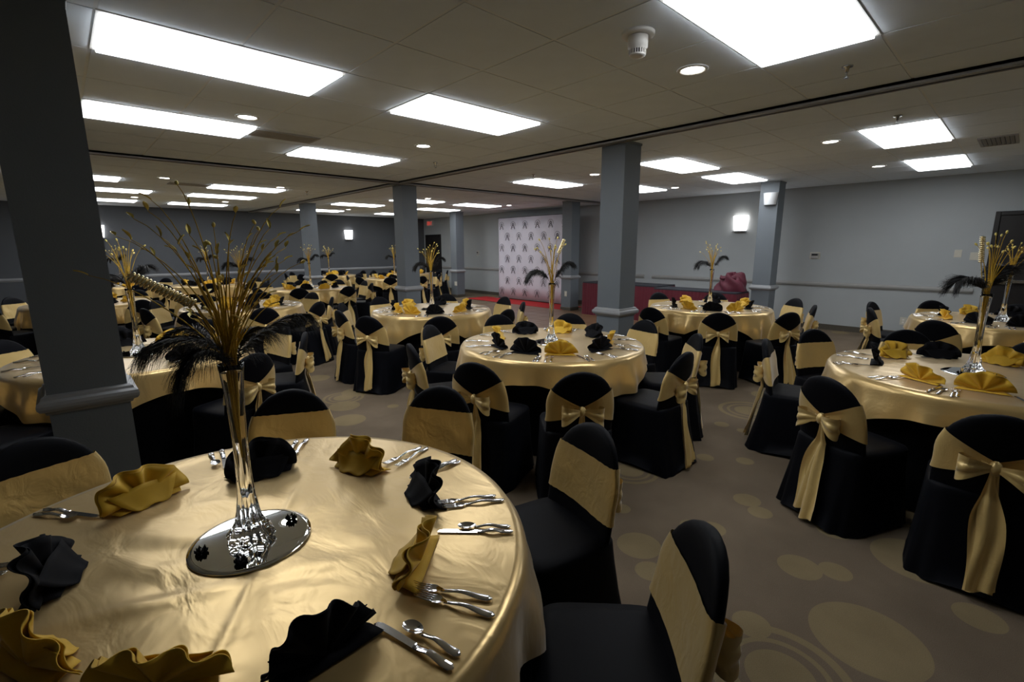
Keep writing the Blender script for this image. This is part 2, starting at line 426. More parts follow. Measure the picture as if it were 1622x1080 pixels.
# ------------------------------------------------------------------ ceiling fittings
def panel_proto():
    fr = MB().box(0, 0, -0.004, 1.22, 0.024, 0.0028).box(0, 0.586, -0.004, 1.22, 0.61, 0.0028).box(0, 0.024, -0.004, 0.024, 0.586, 0.0028).box(1.196, 0.024, -0.004, 1.22, 0.586, 0.0028)
    return fr.mesh('frame', 'lamp_frame'), MB().box(0.024, 0.024, -0.020, 1.196, 0.586, 0.0026).mesh('diffuser', 'panel_light')  # diffuser drop below the frame is added so its sides light the ceiling
pf, pd = panel_proto()
PL = ['long light panel at upper left beside the dark pillar', 'second light panel right of the dark pillar', 'light panel in the middle above the aisle', 'thin light panel left of the second pillar, before the track',
      'huge light panel cut by the top right frame edge', 'light panel just left of the middle pillar', 'upper of two light panels near the right wall', 'lower of two light panels near the right wall',
      'light panel before the pillar with the unlit sconce', 'light panel touching the right edge of the middle pillar', 'light panel half hidden behind the middle pillar',
      'nearest far light panel at the left pillar edge', 'middle far light panel at the left pillar edge', 'last far light panel at the left pillar edge', 'nearest of three far panels above the gold sprays', 'middle of three far panels above the gold sprays', 'last of three far panels above the gold sprays',
      'far light panel left of the second pillar', 'last light panel beside the farthest left pillar', 'last light panel just left of the second pillar base row', 'far light panel right of the second pillar top', 'far light panel ending above the exit side pillar', 'far light panel above and left of the backdrop']
for (x, y), lab in zip(PANELS, PL):
    t = thing('ceiling_light', lab, 'ceiling light', (x, y, H), group='rectangular ceiling light panels')
    part_obj('frame', pf, t); part_obj('diffuser', pd, t)
trim_m = MB().lathe([(0.068, -0.001), (0.074, -0.008), (0.088, -0.008), (0.094, -0.001)], 28, cap0=False, cap1=False).mesh('trim_ring', 'lamp_frame', True)
lens_m = MB().lathe([(0.001, -0.007), (0.04, -0.006), (0.07, -0.002)], 28, cap1=True).mesh('lens', 'down_light', True)
DL = [((3.08, 1.61), 'bright round downlight beside the smoke detector'), ((1.33, 4.70), 'round downlight at the end of the second left panel'), ((3.08, 4.70), 'round downlight below the middle light panel'),
      ((6.17, 4.72), 'round downlight left of the middle pillar'), ((6.18, 1.61), 'round downlight left of the two right panels'), ((8.53, 1.60), 'round downlight nearest the right wall'),
      ((8.64, 4.72), 'round downlight right of the middle pillar'), ((1.38, 9.45), 'small downlight beyond the track near the left pillar'), ((3.12, 9.50), 'small downlight at the tip of the near far panel'),
      ((1.36, 13.3), 'small downlight at the last left panel'), ((3.06, 13.2), 'small downlight above the last middle panel'), ((6.26, 9.45), 'small downlight right of the second pillar'), ((8.85, 9.55), 'small downlight above the backdrop left edge'), ((6.24, 13.5), 'small downlight near the farthest left pillar')]
for (x, y), lab in DL:
    t = thing('downlight', lab, 'downlight', (x, y, H), group='round recessed downlights')
    part_obj('trim_ring', trim_m, t); part_obj('lens', lens_m, t)
# smoke detector
t = thing('smoke_detector', 'white smoke detector with slotted rim on the ceiling', 'smoke detector', (2.37, 1.555, H))
MB().lathe([(0.085, 0.0), (0.085, -0.012), (0.08, -0.018), (0.06, -0.018)], 28).build('base_plate', 'white_plastic', t, True)
MB().lathe([(0.052, -0.017), (0.052, -0.072), (0.042, -0.078), (0.042, -0.082)], 28).build('body', 'white_plastic', t, True)
MB().lathe([(0.036, -0.080), (0.036, -0.104), (0.034, -0.106)], 24).build('chamber', 'dark_slot', t, True)
fm = MB().box(0.035, -0.0022, -0.106, 0.044, 0.0022, -0.080).mesh('fin', 'white_plastic')
for i in range(20): part_obj('fin', fm, t, (0, 0, 0), 2 * PI * i / 20)
MB().lathe([(0.044, -0.104), (0.040, -0.112), (0.02, -0.115)], 24).build('end_cap', 'white_plastic', t, True)
# sprinklers
sp1 = MB().lathe([(0.032, 0.0), (0.030, -0.008), (0.012, -0.012), (0.010, -0.034)], 14).mesh('escutcheon', 'steel', True)
sp2 = MB().tube([(0.01, 0, -0.03), (0.016, 0, -0.045), (0.004, 0, -0.066)], 0.0025, 5).tube([(-0.01, 0, -0.03), (-0.016, 0, -0.045), (-0.004, 0, -0.066)], 0.0025, 5).mesh('frame_arms', 'steel', True)
sp3 = MB().lathe([(0.016, -0.066), (0.016, -0.069)], 12).mesh('deflector', 'steel')
for (x, y), lab in [((3.74, 0.93), 'sprinkler head in front of the huge light panel'), ((5.42, 0.93), 'sprinkler head left of the upper right light panel'), ((3.76, 5.47), 'sprinkler head left of the second pillar near downlight'), ((5.48, 5.36), 'sprinkler head at the panel left of middle pillar'), ((3.72, 9.84), 'small far sprinkler head above the gold sprays')]:
    t = thing('sprinkler', lab, 'sprinkler', (x, y, H), group='ceiling sprinkler heads')
    part_obj('escutcheon', sp1, t); part_obj('frame_arms', sp2, t); part_obj('deflector', sp3, t)
# air vents
vf = MB().box(-0.30, -0.15, -0.012, 0.30, -0.125, 0.002).box(-0.30, 0.125, -0.012, 0.30, 0.15, 0.002).box(-0.30, -0.125, -0.012, -0.275, 0.125, 0.002).box(0.275, -0.125, -0.012, 0.30, 0.125, 0.002).mesh('vent_frame', 'vent_metal')
vb = MB().box(-0.275, -0.125, -0.001, 0.275, 0.125, 0.004).mesh('backing', 'dark_slot')
vsl = MB().add([(-0.275, -0.012, -0.002), (0.275, -0.012, -0.002), (0.275, 0.012, -0.014), (-0.275, 0.012, -0.014), (-0.275, -0.010, 0), (0.275, -0.010, 0), (0.275, 0.014, -0.012), (-0.275, 0.014, -0.012)],
               [(0, 1, 2, 3), (7, 6, 5, 4), (0, 4, 5, 1), (2, 6, 7, 3), (0, 3, 7, 4), (1, 5, 6, 2)]).mesh('slat', 'vent_metal')
for (x, y, rz), lab in [((7.45, 0.38, 0.0), 'slatted ceiling vent beside the right light panels'), ((1.80, 5.22, 0.0), 'slatted ceiling vent right of the second left panel'), ((1.82, 10.1, 0.0), 'slatted ceiling vent between the far left light panels')]:
    t = thing('ceiling_vent', lab, 'vent', (x, y, H), rz, group='slatted ceiling vents')
    part_obj('vent_frame', vf, t); part_obj('backing', vb, t)
    for i in range(7): part_obj('slat', vsl, t, (0, -0.105 + i * 0.035, 0))

# ------------------------------------------------------------------ wall fittings
def half_shade(name, mname, wid, hei, dep, n=14):
    """curved sconce shade, bulging to +x local ... opens upward"""
    mb = MB()
    def fn(i, j):
        a = PI * i / n; tt = j / 6
        wq = wid * (0.40 + 0.10 * tt); d = dep * (0.75 + 0.25 * math.sin(PI * (0.2 + 0.7 * tt)))
        return (-0.012 - d * math.sin(a), wq * math.cos(a), -hei / 2 + hei * tt)
    mb.grid(fn, n + 1, 7)
    v0 = [fn(i, 0) for i in range(n + 1)]
    mb.add(v0, [tuple(range(n + 1))])
    v1 = [fn(i, 6) for i in range(n + 1)]
    mb.add(v1, [tuple(range(n + 1))])
    return mb.mesh(name, mname, True)
sh_lit = half_shade('shade', 'sconce_light', 0.30, 0.30, 0.10)
sh_off = half_shade('shade', 'sconce_unlit', 0.24, 0.20, 0.09)
plate_m = MB().box(-0.012, -0.11, -0.17, 0, 0.11, 0.15).mesh('back_plate', 'steel')
trimb_m = MB().box(-0.11, -0.125, -0.172, -0.005, 0.125, -0.150).mesh('bottom_trim', 'steel')
for loc, rz, lab, shade in [((10.5, 4.2, 2.03), 0, 'glowing wall sconce on the grey right wall', sh_lit), ((7.43, 16.2, 2.01), PI / 2, 'glowing sconce in the middle of the slate back wall', sh_lit), ((0.80, 16.2, 2.0), PI / 2, 'glowing sconce peeking past the left pillar edge', sh_lit)]:
    t = thing('wall_sconce', lab, 'sconce', loc, rz, group='wall sconces')
    part_obj('back_plate', plate_m, t); part_obj('shade', shade, t); part_obj('bottom_trim', trimb_m, t)
t = thing('wall_sconce', 'unlit white sconce high on the right-hand pillar', 'sconce', (9.1, 3.17, 2.36), 0, group='wall sconces')
part_obj('shade', sh_off, t); MB().box(-0.012, -0.09, -0.09, 0, 0.09, 0.09).build('back_plate', 'steel', t)
def plate(name, loc, lab, cat, w_, h_, kind, rz=0):
    t = thing(name, lab, cat, loc, rz)
    MB().box(-0.008, -w_ / 2, -h_ / 2, 0, w_ / 2, h_ / 2).build('cover_plate', 'ivory_plate', t, bevel=0.003)
    if kind == 'switch': MB().box(-0.016, -0.006, -0.014, -0.007, 0.006, 0.014).build('toggle', 'ivory_plate', t)
    if kind == 'outlet':
        for z in (-0.022, 0.022):
            MB().box(-0.010, -0.014, z - 0.014, -0.007, 0.014, z + 0.014).build('socket', 'white_plastic', t)
    if kind == 'thermostat':
        MB().box(-0.03, -w_ / 2 + 0.02, -h_ / 2 + 0.015, -0.008, w_ / 2 - 0.02, h_ / 2 - 0.015).build('housing', 'vent_metal', t, bevel=0.004)
        MB().box(-0.033, -w_ / 2 + 0.035, 0, -0.029, w_ / 2 - 0.035, h_ / 2 - 0.03).build('display', 'dark_slot', t)
    return t
plate('thermostat', (10.5, 2.77, 1.38), 'boxed thermostat on the right wall beside the pillar', 'thermostat', 0.17, 0.13, 'thermostat')
plate('thermostat', (10.5, 12.9, 1.37), 'small thermostat on the wall left of the backdrop', 'thermostat', 0.13, 0.15, 'thermostat')
plate('light_switch', (10.5, 0.77, 1.43), 'ivory switch plate farther from the dark right door', 'switch', 0.09, 0.12, 'switch')
plate('light_switch', (10.5, 0.56, 1.39), 'ivory switch plate right beside the dark right door', 'switch', 0.13, 0.12, 'switch')
plate('wall_outlet', (10.5, 1.32, 0.28), 'ivory outlet low on the right wall', 'outlet', 0.09, 0.13, 'outlet')
plate('wall_outlet', (9.098, 7.75, 0.42), 'ivory outlet on the pillar beside the backdrop', 'outlet', 0.08, 0.13, 'outlet')
plate('wall_outlet', (9.098, 12.31, 0.44), 'ivory double outlet on the pillar left of the backdrop', 'outlet', 0.14, 0.13, 'outlet')
# exit sign
t = thing('exit_sign', 'red lettered exit sign above the far door', 'exit sign', (10.5, 15.72, 2.47))
MB().box(-0.05, -0.19, -0.10, 0, 0.19, 0.10).build('housing', 'exit_face', t, bevel=0.006)
def strokes(rects):
    mb = MB()
    for a, b, c, d in rects: mb.box(-0.056, -c, b, -0.049, -a, d)
    return mb
LET = {'E': [(0, 0, .018, .13), (.018, 0, .06, .022), (.018, .054, .052, .076), (.018, .108, .06, .13)], 'I': [(.02, 0, .04, .13)], 'T': [(0, .108, .064, .13), (.022, 0, .042, .108)]}
xo = -0.155
for ch in 'EXIT':
    if ch == 'X':
        mb = MB()
        for s_ in (1, -1):
            pts = [(-.032 * s_, -.065), (-.010 * s_, -.065), (.032 * s_, .065), (.010 * s_, .065)]
            v = [(-0.056, -(xo + .032 + p[0]), p[1]) for p in pts] + [(-0.049, -(xo + .032 + p[0]), p[1]) for p in pts]
            mb.add(v, [(0, 1, 2, 3), (7, 6, 5, 4), (0, 4, 5, 1), (1, 5, 6, 2), (2, 6, 7, 3), (3, 7, 4, 0)])
    else:
        mb = strokes([(a + xo, b - .065, c + xo, d - .065) for a, b, c, d in LET[ch]])
    mb.build('letter', 'exit_red', t); xo += 0.08

# ------------------------------------------------------------------ backdrop banner with repeated emblem
t = thing('backdrop_banner', 'white step and repeat backdrop with rows of dark emblems', 'backdrop', (9.93, 0, 0))
BY0, BY1, BZ = 8.35, 11.2, 2.42
def bfn(i, j):
    y = BY0 + (BY1 - BY0) * i / 60; z = 0.03 + (BZ - 0.03) * j / 6
    return (0.008 * math.sin(y * 9.0) + 0.005 * math.sin(y * 23 + 1), y, z)
mb = MB().grid(bfn, 61, 7)
fab = mb.build('fabric', 'banner_cloth', t, True); sol = fab.modifiers.new('thick', 'SOLIDIFY'); sol.thickness = 0.003
MB().tube([(0.03, BY0 - 0.03, BZ), (0.03, BY1 + 0.03, BZ)], 0.016, 10).build('top_pipe', 'pipe_black', t, True)
for y in (BY0, BY1):
    MB().tube([(0.03, y, 0.02), (0.03, y, BZ)], 0.016, 10).build('upright_pipe', 'pipe_black', t, True)
    MB().box(-0.12, y - 0.1, 0.006, 0.18, y + 0.1, 0.02).build('foot_plate', 'pipe_black', t, bevel=0.004)
def emblem():
    mb = MB(); th = 0.0025
    def quad(pts):
        v = [(-0.006, -p[0], p[1]) for p in pts] + [(-0.006 + th, -p[0], p[1]) for p in pts]; n = len(pts)
        mb.add(v, [tuple(range(n)), tuple(range(n, 2 * n))[::-1]] + [(i, i + n, (i + 1) % n + n, (i + 1) % n) for i in range(n)])
    # arc of lettering
    for kx in range(13):
        a0 = R(198 - kx * 16.6); a1 = a0 - R(9)
        for r0, r1 in ((0.088, 0.104),):
            quad([(r0 * math.cos(a0), r0 * math.sin(a0)), (r1 * math.cos(a0), r1 * math.sin(a0)), (r1 * math.cos(a1), r1 * math.sin(a1)), (r0 * math.cos(a1), r0 * math.sin(a1))])
    # round head ring
    for kx in range(14):
        a0 = 2 * PI * kx / 14; a1 = 2 * PI * (kx + 1) / 14
        quad([(0.024 * math.cos(a0), 0.012 + 0.026 * math.sin(a0)), (0.042 * math.cos(a0), 0.012 + 0.044 * math.sin(a0)), (0.042 * math.cos(a1), 0.012 + 0.044 * math.sin(a1)), (0.024 * math.cos(a1), 0.012 + 0.026 * math.sin(a1))])
    # spreading legs
    for s_ in (-1, 1):
        quad([(0.020 * s_, -0.030), (0.040 * s_, -0.020), (0.078 * s_, -0.098), (0.056 * s_, -0.102)])
        quad([(0.050 * s_, -0.108), (0.086 * s_, -0.104), (0.084 * s_, -0.118), (0.050 * s_, -0.120)])
    quad([(-0.014, -0.070), (0.014, -0.070), (0.010, -0.082), (-0.010, -0.082)])
    quad([(-0.010, 0.018), (0.010, 0.018), (0.010, 0.004), (-0.010, 0.004)])
    return mb.mesh('emblem', 'logo_ink')
em = emblem()
for r in range(7):
    z = BZ - 0.21 - r * 0.325
    for c in range(6):
        y = BY1 - 0.17 - c * 0.50 - (0.25 if r % 2 else 0)
        if y < BY0 + 0.1: continue
        part_obj('emblem', em, t, (-0.012, y, z))
tag(MB().box(9.08, 7.85, 0.008, 9.88, 11.75, 0.018).build('red_carpet', 'red_carpet', bevel=0.003), 'bright red carpet runner lying before the white backdrop', 'carpet runner')

# ------------------------------------------------------------------ buffet tables with pleated maroon skirts
def buffet(x0, y0, x1, y1, lab):
    t = thing('buffet_table', lab, 'buffet table', ((x0 + x1) / 2, (y0 + y1) / 2, 0), group='skirted buffet tables')
    hx, hy = (x1 - x0) / 2, (y1 - y0) / 2
    MB().box(-hx, -hy, 0.72, hx, hy, 0.76).build('tabletop', 'navy_top', t, bevel=0.006)
    for sx in (-1, 1):
        for sy in (-1, 1):
            MB().tube([(sx * (hx - 0.1), sy * (hy - 0.15), 0.0), (sx * (hx - 0.1), sy * (hy - 0.15), 0.72)], 0.014, 8).build('leg', 'pipe_black', t, True)
    per = [(-hx, -hy), (hx, -hy), (hx, hy), (-hx, hy)]
    pts = []
    for i in range(4):
        a, b = Vector(per[i]), Vector(per[(i + 1) % 4]); L_ = (b - a).length; n = int(L_ / 0.0125)
        nrm = Vector((b - a)).normalized(); nrm = Vector((nrm.y, -nrm.x))
        for q in range(n):
            p = a + (b - a) * q / n; pts.append((p, nrm))
    def fn(i, j):
        p, nn = pts[i]; tt = j / 3
        d = 0.008 + 0.012 * (0.5 + 0.5 * math.sin(i * 1.15)) * (0.5 + 0.8 * tt) + 0.01 * tt
        return (p.x + nn.x * d, p.y + nn.y * d, 0.735 - 0.725 * tt)
    MB().grid(fn, len(pts), 4, cu=True).build('pleated_skirt', 'maroon_cloth', t, True)
    return t
buffet(8.88, 5.12, 9.62, 7.05, 'maroon skirted buffet table behind the middle pillar')
buffet(8.50, 3.38, 9.07, 4.97, 'nearer maroon skirted buffet table under the maroon bundle')
# crumpled bundle of maroon cloth
rnd = random.Random(4)
ph = [(rnd.uniform(2, 6), rnd.uniform(2, 7), rnd.uniform(0, 6.28)) for _ in range(9)]
def lump(i, j, nu=40, nv=16):
    a = 2 * PI * i / nu; th = PI * 0.5 * j / (nv - 1) + 0.0
    r = 1.0
    for k_, (f1, f2, p_) in enumerate(ph): r += 0.085 * math.sin(f1 * a + f2 * th * 1.3 + p_) * math.sin(th * 2 + k_)
    rr = math.cos(th) ** 0.7
    return (0.20 * r * rr * math.cos(a), 0.26 * r * rr * math.sin(a), 0.29 * r * math.sin(th))
bun = thing('cloth_bundle', 'crumpled maroon cloth bundle on the buffet beside the pillar', 'cloth bundle', (8.90, 3.62, 0.762))
MB().grid(lambda i, j: lump(i, j), 40, 16, cu=True).build('cloth_heap', 'maroon_bundle', bun, True)
def flap(i, j):
    u, v = i / 10 - 0.5, j / 8
    return (-0.12 + 0.10 * v + 0.02 * math.sin(u * 9), u * 0.28 + 0.04, 0.21 + 0.10 * math.sin(v * 2.6) - 0.12 * v * v + 0.012 * math.sin(u * 14))
fo = MB().grid(flap, 11, 9).build('folded_flap', 'maroon_bundle', bun, True); fo.modifiers.new('thick', 'SOLIDIFY').thickness = 0.006

# ------------------------------------------------------------------ chair (cover, sash and bow); front is +y
BACK_TOP, DOME = 0.845, 0.62
def back_w(z):
    if z < DOME: return 0.20 + 0.012 * (DOME - z)
    return 0.20 * math.sqrt(max(0.0, 1 - ((z - DOME) / (BACK_TOP - DOME)) ** 2)) ** 0.92
def back_y(z): return -0.185 - 0.17 * (z - 0.46)
def back_pt(t, z, off=0.0):
    wz = back_w(z); c, s = math.cos(t), math.sin(t)
    x = (wz + off) * math.copysign(abs(c) ** 0.75, c)
    tk = 0.027 * (0.35 + 0.65 * min(1, wz / 0.12))
    y = back_y(z) + (tk + off) * math.copysign(abs(s) ** 0.8, s) + 0.03 * (x / 0.2) ** 2
    return (x, y, z)
def chair_meshes(var):
    rnd = random.Random(var)
    ms = {}
    # back
    zs = [0.36 + (DOME - 0.36) * i / 5 for i in range(5)] + [DOME + (BACK_TOP - DOME) * math.sin(PI / 2 * i / 9) for i in range(10)]
    zs[-1] = BACK_TOP - 0.0006
    mb = MB(); n = 28
    mb.grid(lambda i, j: back_pt(2 * PI * i / n, zs[j]), n, len(zs), cu=True)
    mb.f.append(tuple(i * len(zs) + len(zs) - 1 for i in range(n)))
    ms['back_cover'] = mb.mesh('back_cover', 'black_cloth', True)
    # seat + skirt
    n = 48; p1, p2 = rnd.uniform(0, 6), rnd.uniform(0, 6)
    rows = [(0.0, 0.0), (0.02, 0.06), (0.12, 0.3), (0.24, 0.6), (0.36, 0.85), (0.42, 0.95), (0.445, 0.985), (0.458, 1.0), (0.464, 1.0), (0.468, 1.0)]
    shr = [1, 1, 1, 1, 1, 1, 1, 0.97, 0.75, 0.3]
    def sk(i, j):
        a = 2 * PI * i / n; z, tt = rows[j]; c, s = math.cos(a), math.sin(a)
        e = 0.38
        hx = 0.212 + (1 - tt) * 0.034; yf = 0.205 + (1 - tt) * 0.02; yb_ = 0.215 + (1 - tt) * 0.085
        x = hx * math.copysign(abs(c) ** e, c); y = (yf if s > 0 else yb_) * math.copysign(abs(s) ** e, s)
        fold = (1 - tt) * 0.010 * (math.sin(a * 5 + p1) + 0.6 * math.sin(a * 11 + p2)) * (0.4 + 0.6 * abs(math.sin(2 * a)))
        q = shr[j]; m_ = 1 + fold / 0.25
        # corners of a stretch cover are pulled down to the feet, hem arches between
        arch = (0.028 * (1 - abs(math.sin(2 * a))) ** 1.5) if j == 0 else 0
        return (x * q * m_, y * q * m_ + (0.0 if q == 1 else 0.0), z + arch)
    mb = MB().grid(sk, n, len(rows), cu=True)
    k = len(rows) - 1
    mb.f.append(tuple(i * len(rows) + k for i in range(n)))
    ms['seat_cover'] = mb.mesh('seat_cover', 'black_cloth', True)
    # sash
    n = 72; m_ = 9
    def sash(i, j):
        t = 2 * PI * i / n; v = j / (m_ - 1)
        gx = 0.0
        c, s = math.cos(t), math.sin(t)
        if s < 0: gx = 1 - abs(c) ** 0.75
        lo = 0.525 + 0.055 * gx; hi = 0.735 - 0.105 * gx
        z = lo + (hi - lo) * v
        o = 0.005 + 0.0035 * gx * math.sin(v * 19 + t * 3) + 0.0012 * math.sin(v * 9 + t * 5 + var) + (0.002 if j in (0, m_ - 1) else 0)
        x, y, zz = back_pt(t, z, o)
        return (x, y, zz + 0.002 * math.sin(t * 3 + var) + (0.0012 * math.sin(t * 23 + var) if s > 0 else 0))
    ms['sash'] = MB().grid(sash, n, m_, cu=True).mesh('sash', 'satin_sash', True)
    # bow
    kz = 0.605; ky = back_y(kz) - 0.042
    kn = MB()
    def knot(i, j):
        a = 2 * PI * i / 14; th = PI * j / 8
        r = 0.026 * (1 + 0.15 * math.sin(a * 4 + var))
        return (r * 0.85 * math.sin(th) * math.cos(a), ky + 0.022 * math.cos(th) * 1.0 if False else ky - 0.022 * math.sin(th) * math.sin(a), kz - r * 1.15 * math.cos(th))
    kn.grid(knot, 14, 9, cu=True)
    ms['bow_knot'] = kn.mesh('bow_knot', 'satin_sash', True)
    for q, sx in enumerate((-1, 1)):
        size = rnd.uniform(0.095, 0.125); droop = rnd.uniform(0.25, 0.6)
        def loop(i, j):
            u = i / 20; v = j / 8 - 0.5
            r = math.sin(PI * u)
            x = 0.008 + size * (1 - abs(2 * u - 1) ** 1.7)
            y = ky - 0.012 + (0.034 * math.sin(2 * PI * u)) * -1
            wd = 0.020 + 0.062 * r
            z = kz + v * wd * 1.35 - droop * x * x * 4 + 0.012 * math.sin(v * 16) * r * (1 - u)
            y += -0.006 * math.cos(v * 14) * r
            return (sx * x, y, z)
        ms['bow_loop%d' % q] = MB().grid(loop, 21, 9).mesh('bow_loop', 'satin_sash', True)
        drift = rnd.uniform(-0.02, 0.04) * sx + sx * 0.012; zb = rnd.uniform(0.03, 0.10); tw = rnd.uniform(0, 6)
        def tail(i, j):
            u = i / 22; v = j / 8 - 0.5
            z = kz - 0.01 - (kz - zb) * u
            zz = max(0.0, min(1.0, (0.46 - z) / 0.46))
            yb_ = (back_y(z) - 0.030) if z > 0.46 else (-0.222 - 0.083 * zz)
            wd = 0.018 + 0.075 * ss(0, 0.45, u)
            x = drift * u + v * wd + 0.008 * math.sin(u * 7 + tw)
            y = yb_ - 0.010 - 0.014 * u - q * 0.010 + 0.010 * math.sin(v * 9 + u * 5 + tw) * ss(0, .3, u) - 0.03 * u * (1 - u) * 0.4
            return (x, y, z + (0.03 * v if u > 0.9 else 0))
        ms['bow_tail%d' % q] = MB().grid(tail, 23, 9).mesh('bow_tail', 'satin_sash', True)
    return ms
foot_m = MB().lathe([(0.016, 0.0), (0.016, 0.02), (0.011, 0.024), (0.011, 0.06)], 10).mesh('foot', 'steel', True)
def make_chair(var):
    t = thing('banquet_chair', 'chair', 'chair', (0, 0, -50))
    ms = chair_meshes(var)
    for kx in ('seat_cover', 'back_cover', 'sash', 'bow_knot', 'bow_loop0', 'bow_loop1', 'bow_tail0', 'bow_tail1'):
        part_obj(ms[kx].name.split('.')[0], ms[kx], t)
    for sx in (-1, 1):
        for sy in (-1, 1): part_obj('foot', foot_m, t, (sx * 0.180, sy * 0.185 - 0.02, 0.0))
    index_tree(t); return t
chair_protos = [make_chair(11), make_chair(12), make_chair(13)]
chair_used = [False] * 3
chair_no = [0]
def place_chair(x, y, rz, label, group):
    k = chair_no[0] % 3; chair_no[0] += 1
    if not chair_used[k]: o = chair_protos[k]; chair_used[k] = True
    else: o = copy_tree(chair_protos[k])
    o.location = (x, y, 0); o.rotation_euler = (0, 0, rz)
    return tag(o, label, 'chair', group)

# ------------------------------------------------------------------ napkins (standing fans); fan plane is local xz, front is -y
def napkin_mesh(var, mname):
    rnd = random.Random(var * 7 + 1); N = 72; rows = 7
    mb = MB(); pl = rnd.choice([5, 6]); jit = [rnd.uniform(0.86, 1.10) for _ in range(pl + 2)]
    ph0 = rnd.uniform(0, 6.28); lean = rnd.uniform(-0.05, 0.25); skew = rnd.uniform(-0.25, 0.25); sag = rnd.uniform(0.0, 0.25)
    def fan(i, j):
        u = i / (N - 1); v = j / (rows - 1)
        a = PI * (0.02 + 0.96 * u)
        k_ = u * pl; kk = int(min(pl - 1, k_)); jj = jit[kk] * (1 - (k_ - kk)) + jit[kk + 1] * (k_ - kk)
        r = (0.004 + 0.122 * v) * jj
        tri = math.sin(2 * PI * u * pl * 0.85 + ph0)
        tri = math.copysign(abs(tri) ** 0.75, tri)
        dep = 0.016 * tri * v ** 0.8 * (0.6 + 0.4 * math.sin(a))
        x = -r * math.cos(a) * 1.02 + skew * 0.05 * v * math.sin(a); z = 0.006 + r * math.sin(a) * (0.93 - sag * 0.2 * v)
        y = dep + lean * z - 0.02 * math.sin(a) * v + 0.015 * v * math.cos(2 * a)
        return (x, y, max(0.003, z))
    mb.grid(fan, N, rows)
    # second layer behind + the tucked stand flap lying on the table
    def fan2(i, j):
        x, y, z = fan(i, j); u = i / (N - 1)
        return (x * 0.97, y + 0.009 + 0.004 * math.sin(u * 30), max(0.003, z * 0.95 - 0.001))
    mb.grid(fan2, N, rows)
    s0 = rnd.uniform(0.7, 1.1)
    def flap(i, j):
        u = i / 8 - 0.5; v = j / 6
        wd = 0.20 * (1 - 0.55 * v)
        return (u * wd, 0.012 + 0.055 * v * s0, 0.003 + 0.055 * (1 - v) ** 1.6 + 0.004 * math.cos(u * 9))
    mb.grid(flap, 9, 7)
    def base(i, j):
        u = i / 10 - 0.5; v = j / 4
        return (u * 0.235 * (1 - 0.25 * v), -0.022 + 0.07 * v, 0.003 + 0.010 * (1 - abs(2 * v - 1)) * (0.6 + 0.4 * math.cos(u * 16)))
    mb.grid(base, 11, 5)
    me = mb.mesh('napkin', mname, True)
    return me
def napkin_obj(me):
    o = bpy.data.objects.new('napkin', me)
    s_ = o.modifiers.new('thick', 'SOLIDIFY'); s_.thickness = 0.0022; s_.offset = 0
    col.objects.link(o); return o
NAP = {'gold': [napkin_mesh(v, 'gold_napkin') for v in range(5)], 'black': [napkin_mesh(v + 5, 'black_napkin') for v in range(5)]}

# ------------------------------------------------------------------ cutlery, lying along +y (tip) with handle end at y=0
def handle(mb, L_, w0=0.0055, w1=0.0105, z=0.003):
    n = 12
    def fn(i, j):
        u = i / n; a = 2 * PI * j / 10
        wd = w1 * (1 - ss(0.1, 0.75, u)) + w0 * ss(0.1, 0.75, u)
        if u < 0.08: wd *= math.sqrt(max(0.05, 1 - ((0.08 - u) / 0.08) ** 2))
        th = 0.0022 + 0.0006 * math.sin(PI * u)
        return (wd * math.cos(a), u * L_, z + 0.006 * math.sin(PI * ss(0.2, 1.0, u)) + th * math.sin(a))
    mb.grid(fn, n + 1, 10, cv=True)
    mb.f.append(tuple(len(mb.v) - 10 + q for q in range(10))); mb.f.append(tuple(len(mb.v) - 10 * (n + 1) + q for q in range(10))[::-1])
    return mb
def fork_mesh():
    mb = handle(MB(), 0.125)
    def neck(i, j):
        u = i / 6; v = j / 4 - 0.5
        wd = 0.010 + 0.015 * ss(0, 0.7, u)
        return (v * wd, 0.122 + 0.030 * u, 0.0035 + 0.002 - 0.004 * math.sin(PI * u) * (1 - 4 * v * v) + 0.0)
    mb.grid(neck, 7, 5)
    for q in range(4):
        x = -0.0096 + q * 0.0064
        for s0 in range(1):
            pts = [(x, 0.150, 0.0045), (x, 0.168, 0.0042), (x * 0.97, 0.186, 0.0055), (x * 0.94, 0.199, 0.0085)]
            mb.tube(pts, [0.0020, 0.0019, 0.0016, 0.0008], 6)
    return mb.mesh('fork', 'cutlery_steel', True)
def spoon_mesh():
    mb = handle(MB(), 0.105)
    def bowl(i, j):
        u = i / 12; v = j / 8 - 0.5
        wd = 0.034 * math.sqrt(max(0.015, 1 - (2 * u - 1) ** 2)) * (0.9 + 0.15 * u)
        dp = 0.007 * (1 - (2 * u - 1) ** 2) * (1 - (2 * v) ** 2)
        return (v * wd, 0.100 + 0.052 * u, 0.0095 - dp)
    mb.grid(bowl, 13, 9)
    return mb.mesh('spoon', 'cutlery_steel', True)
def knife_mesh():
    mb = handle(MB(), 0.098, 0.0075, 0.0095)
    mb.lathe([(0.006, 0.0), (0.008, 0.002), (0.006, 0.004)], 8)
    o = len(mb.v) - 24
    for q in range(24):
        x, y, z = mb.v[o + q]; mb.v[o + q] = (x, 0.098 + z, 0.004 + y * 0.55)
    prof = [(-0.007, 0.100), (0.0075, 0.100), (0.009, 0.13), (0.0098, 0.17), (0.0092, 0.20), (0.005, 0.212), (-0.004, 0.216), (-0.0062, 0.205), (-0.0066, 0.15)]
    mb.prism(prof, 0.0022, 0.0042)
    return mb.mesh('knife', 'cutlery_steel', False)
FORK, SPOON, KNIFE = fork_mesh(), spoon_mesh(), knife_mesh()
for me in (FORK, SPOON):
    pass
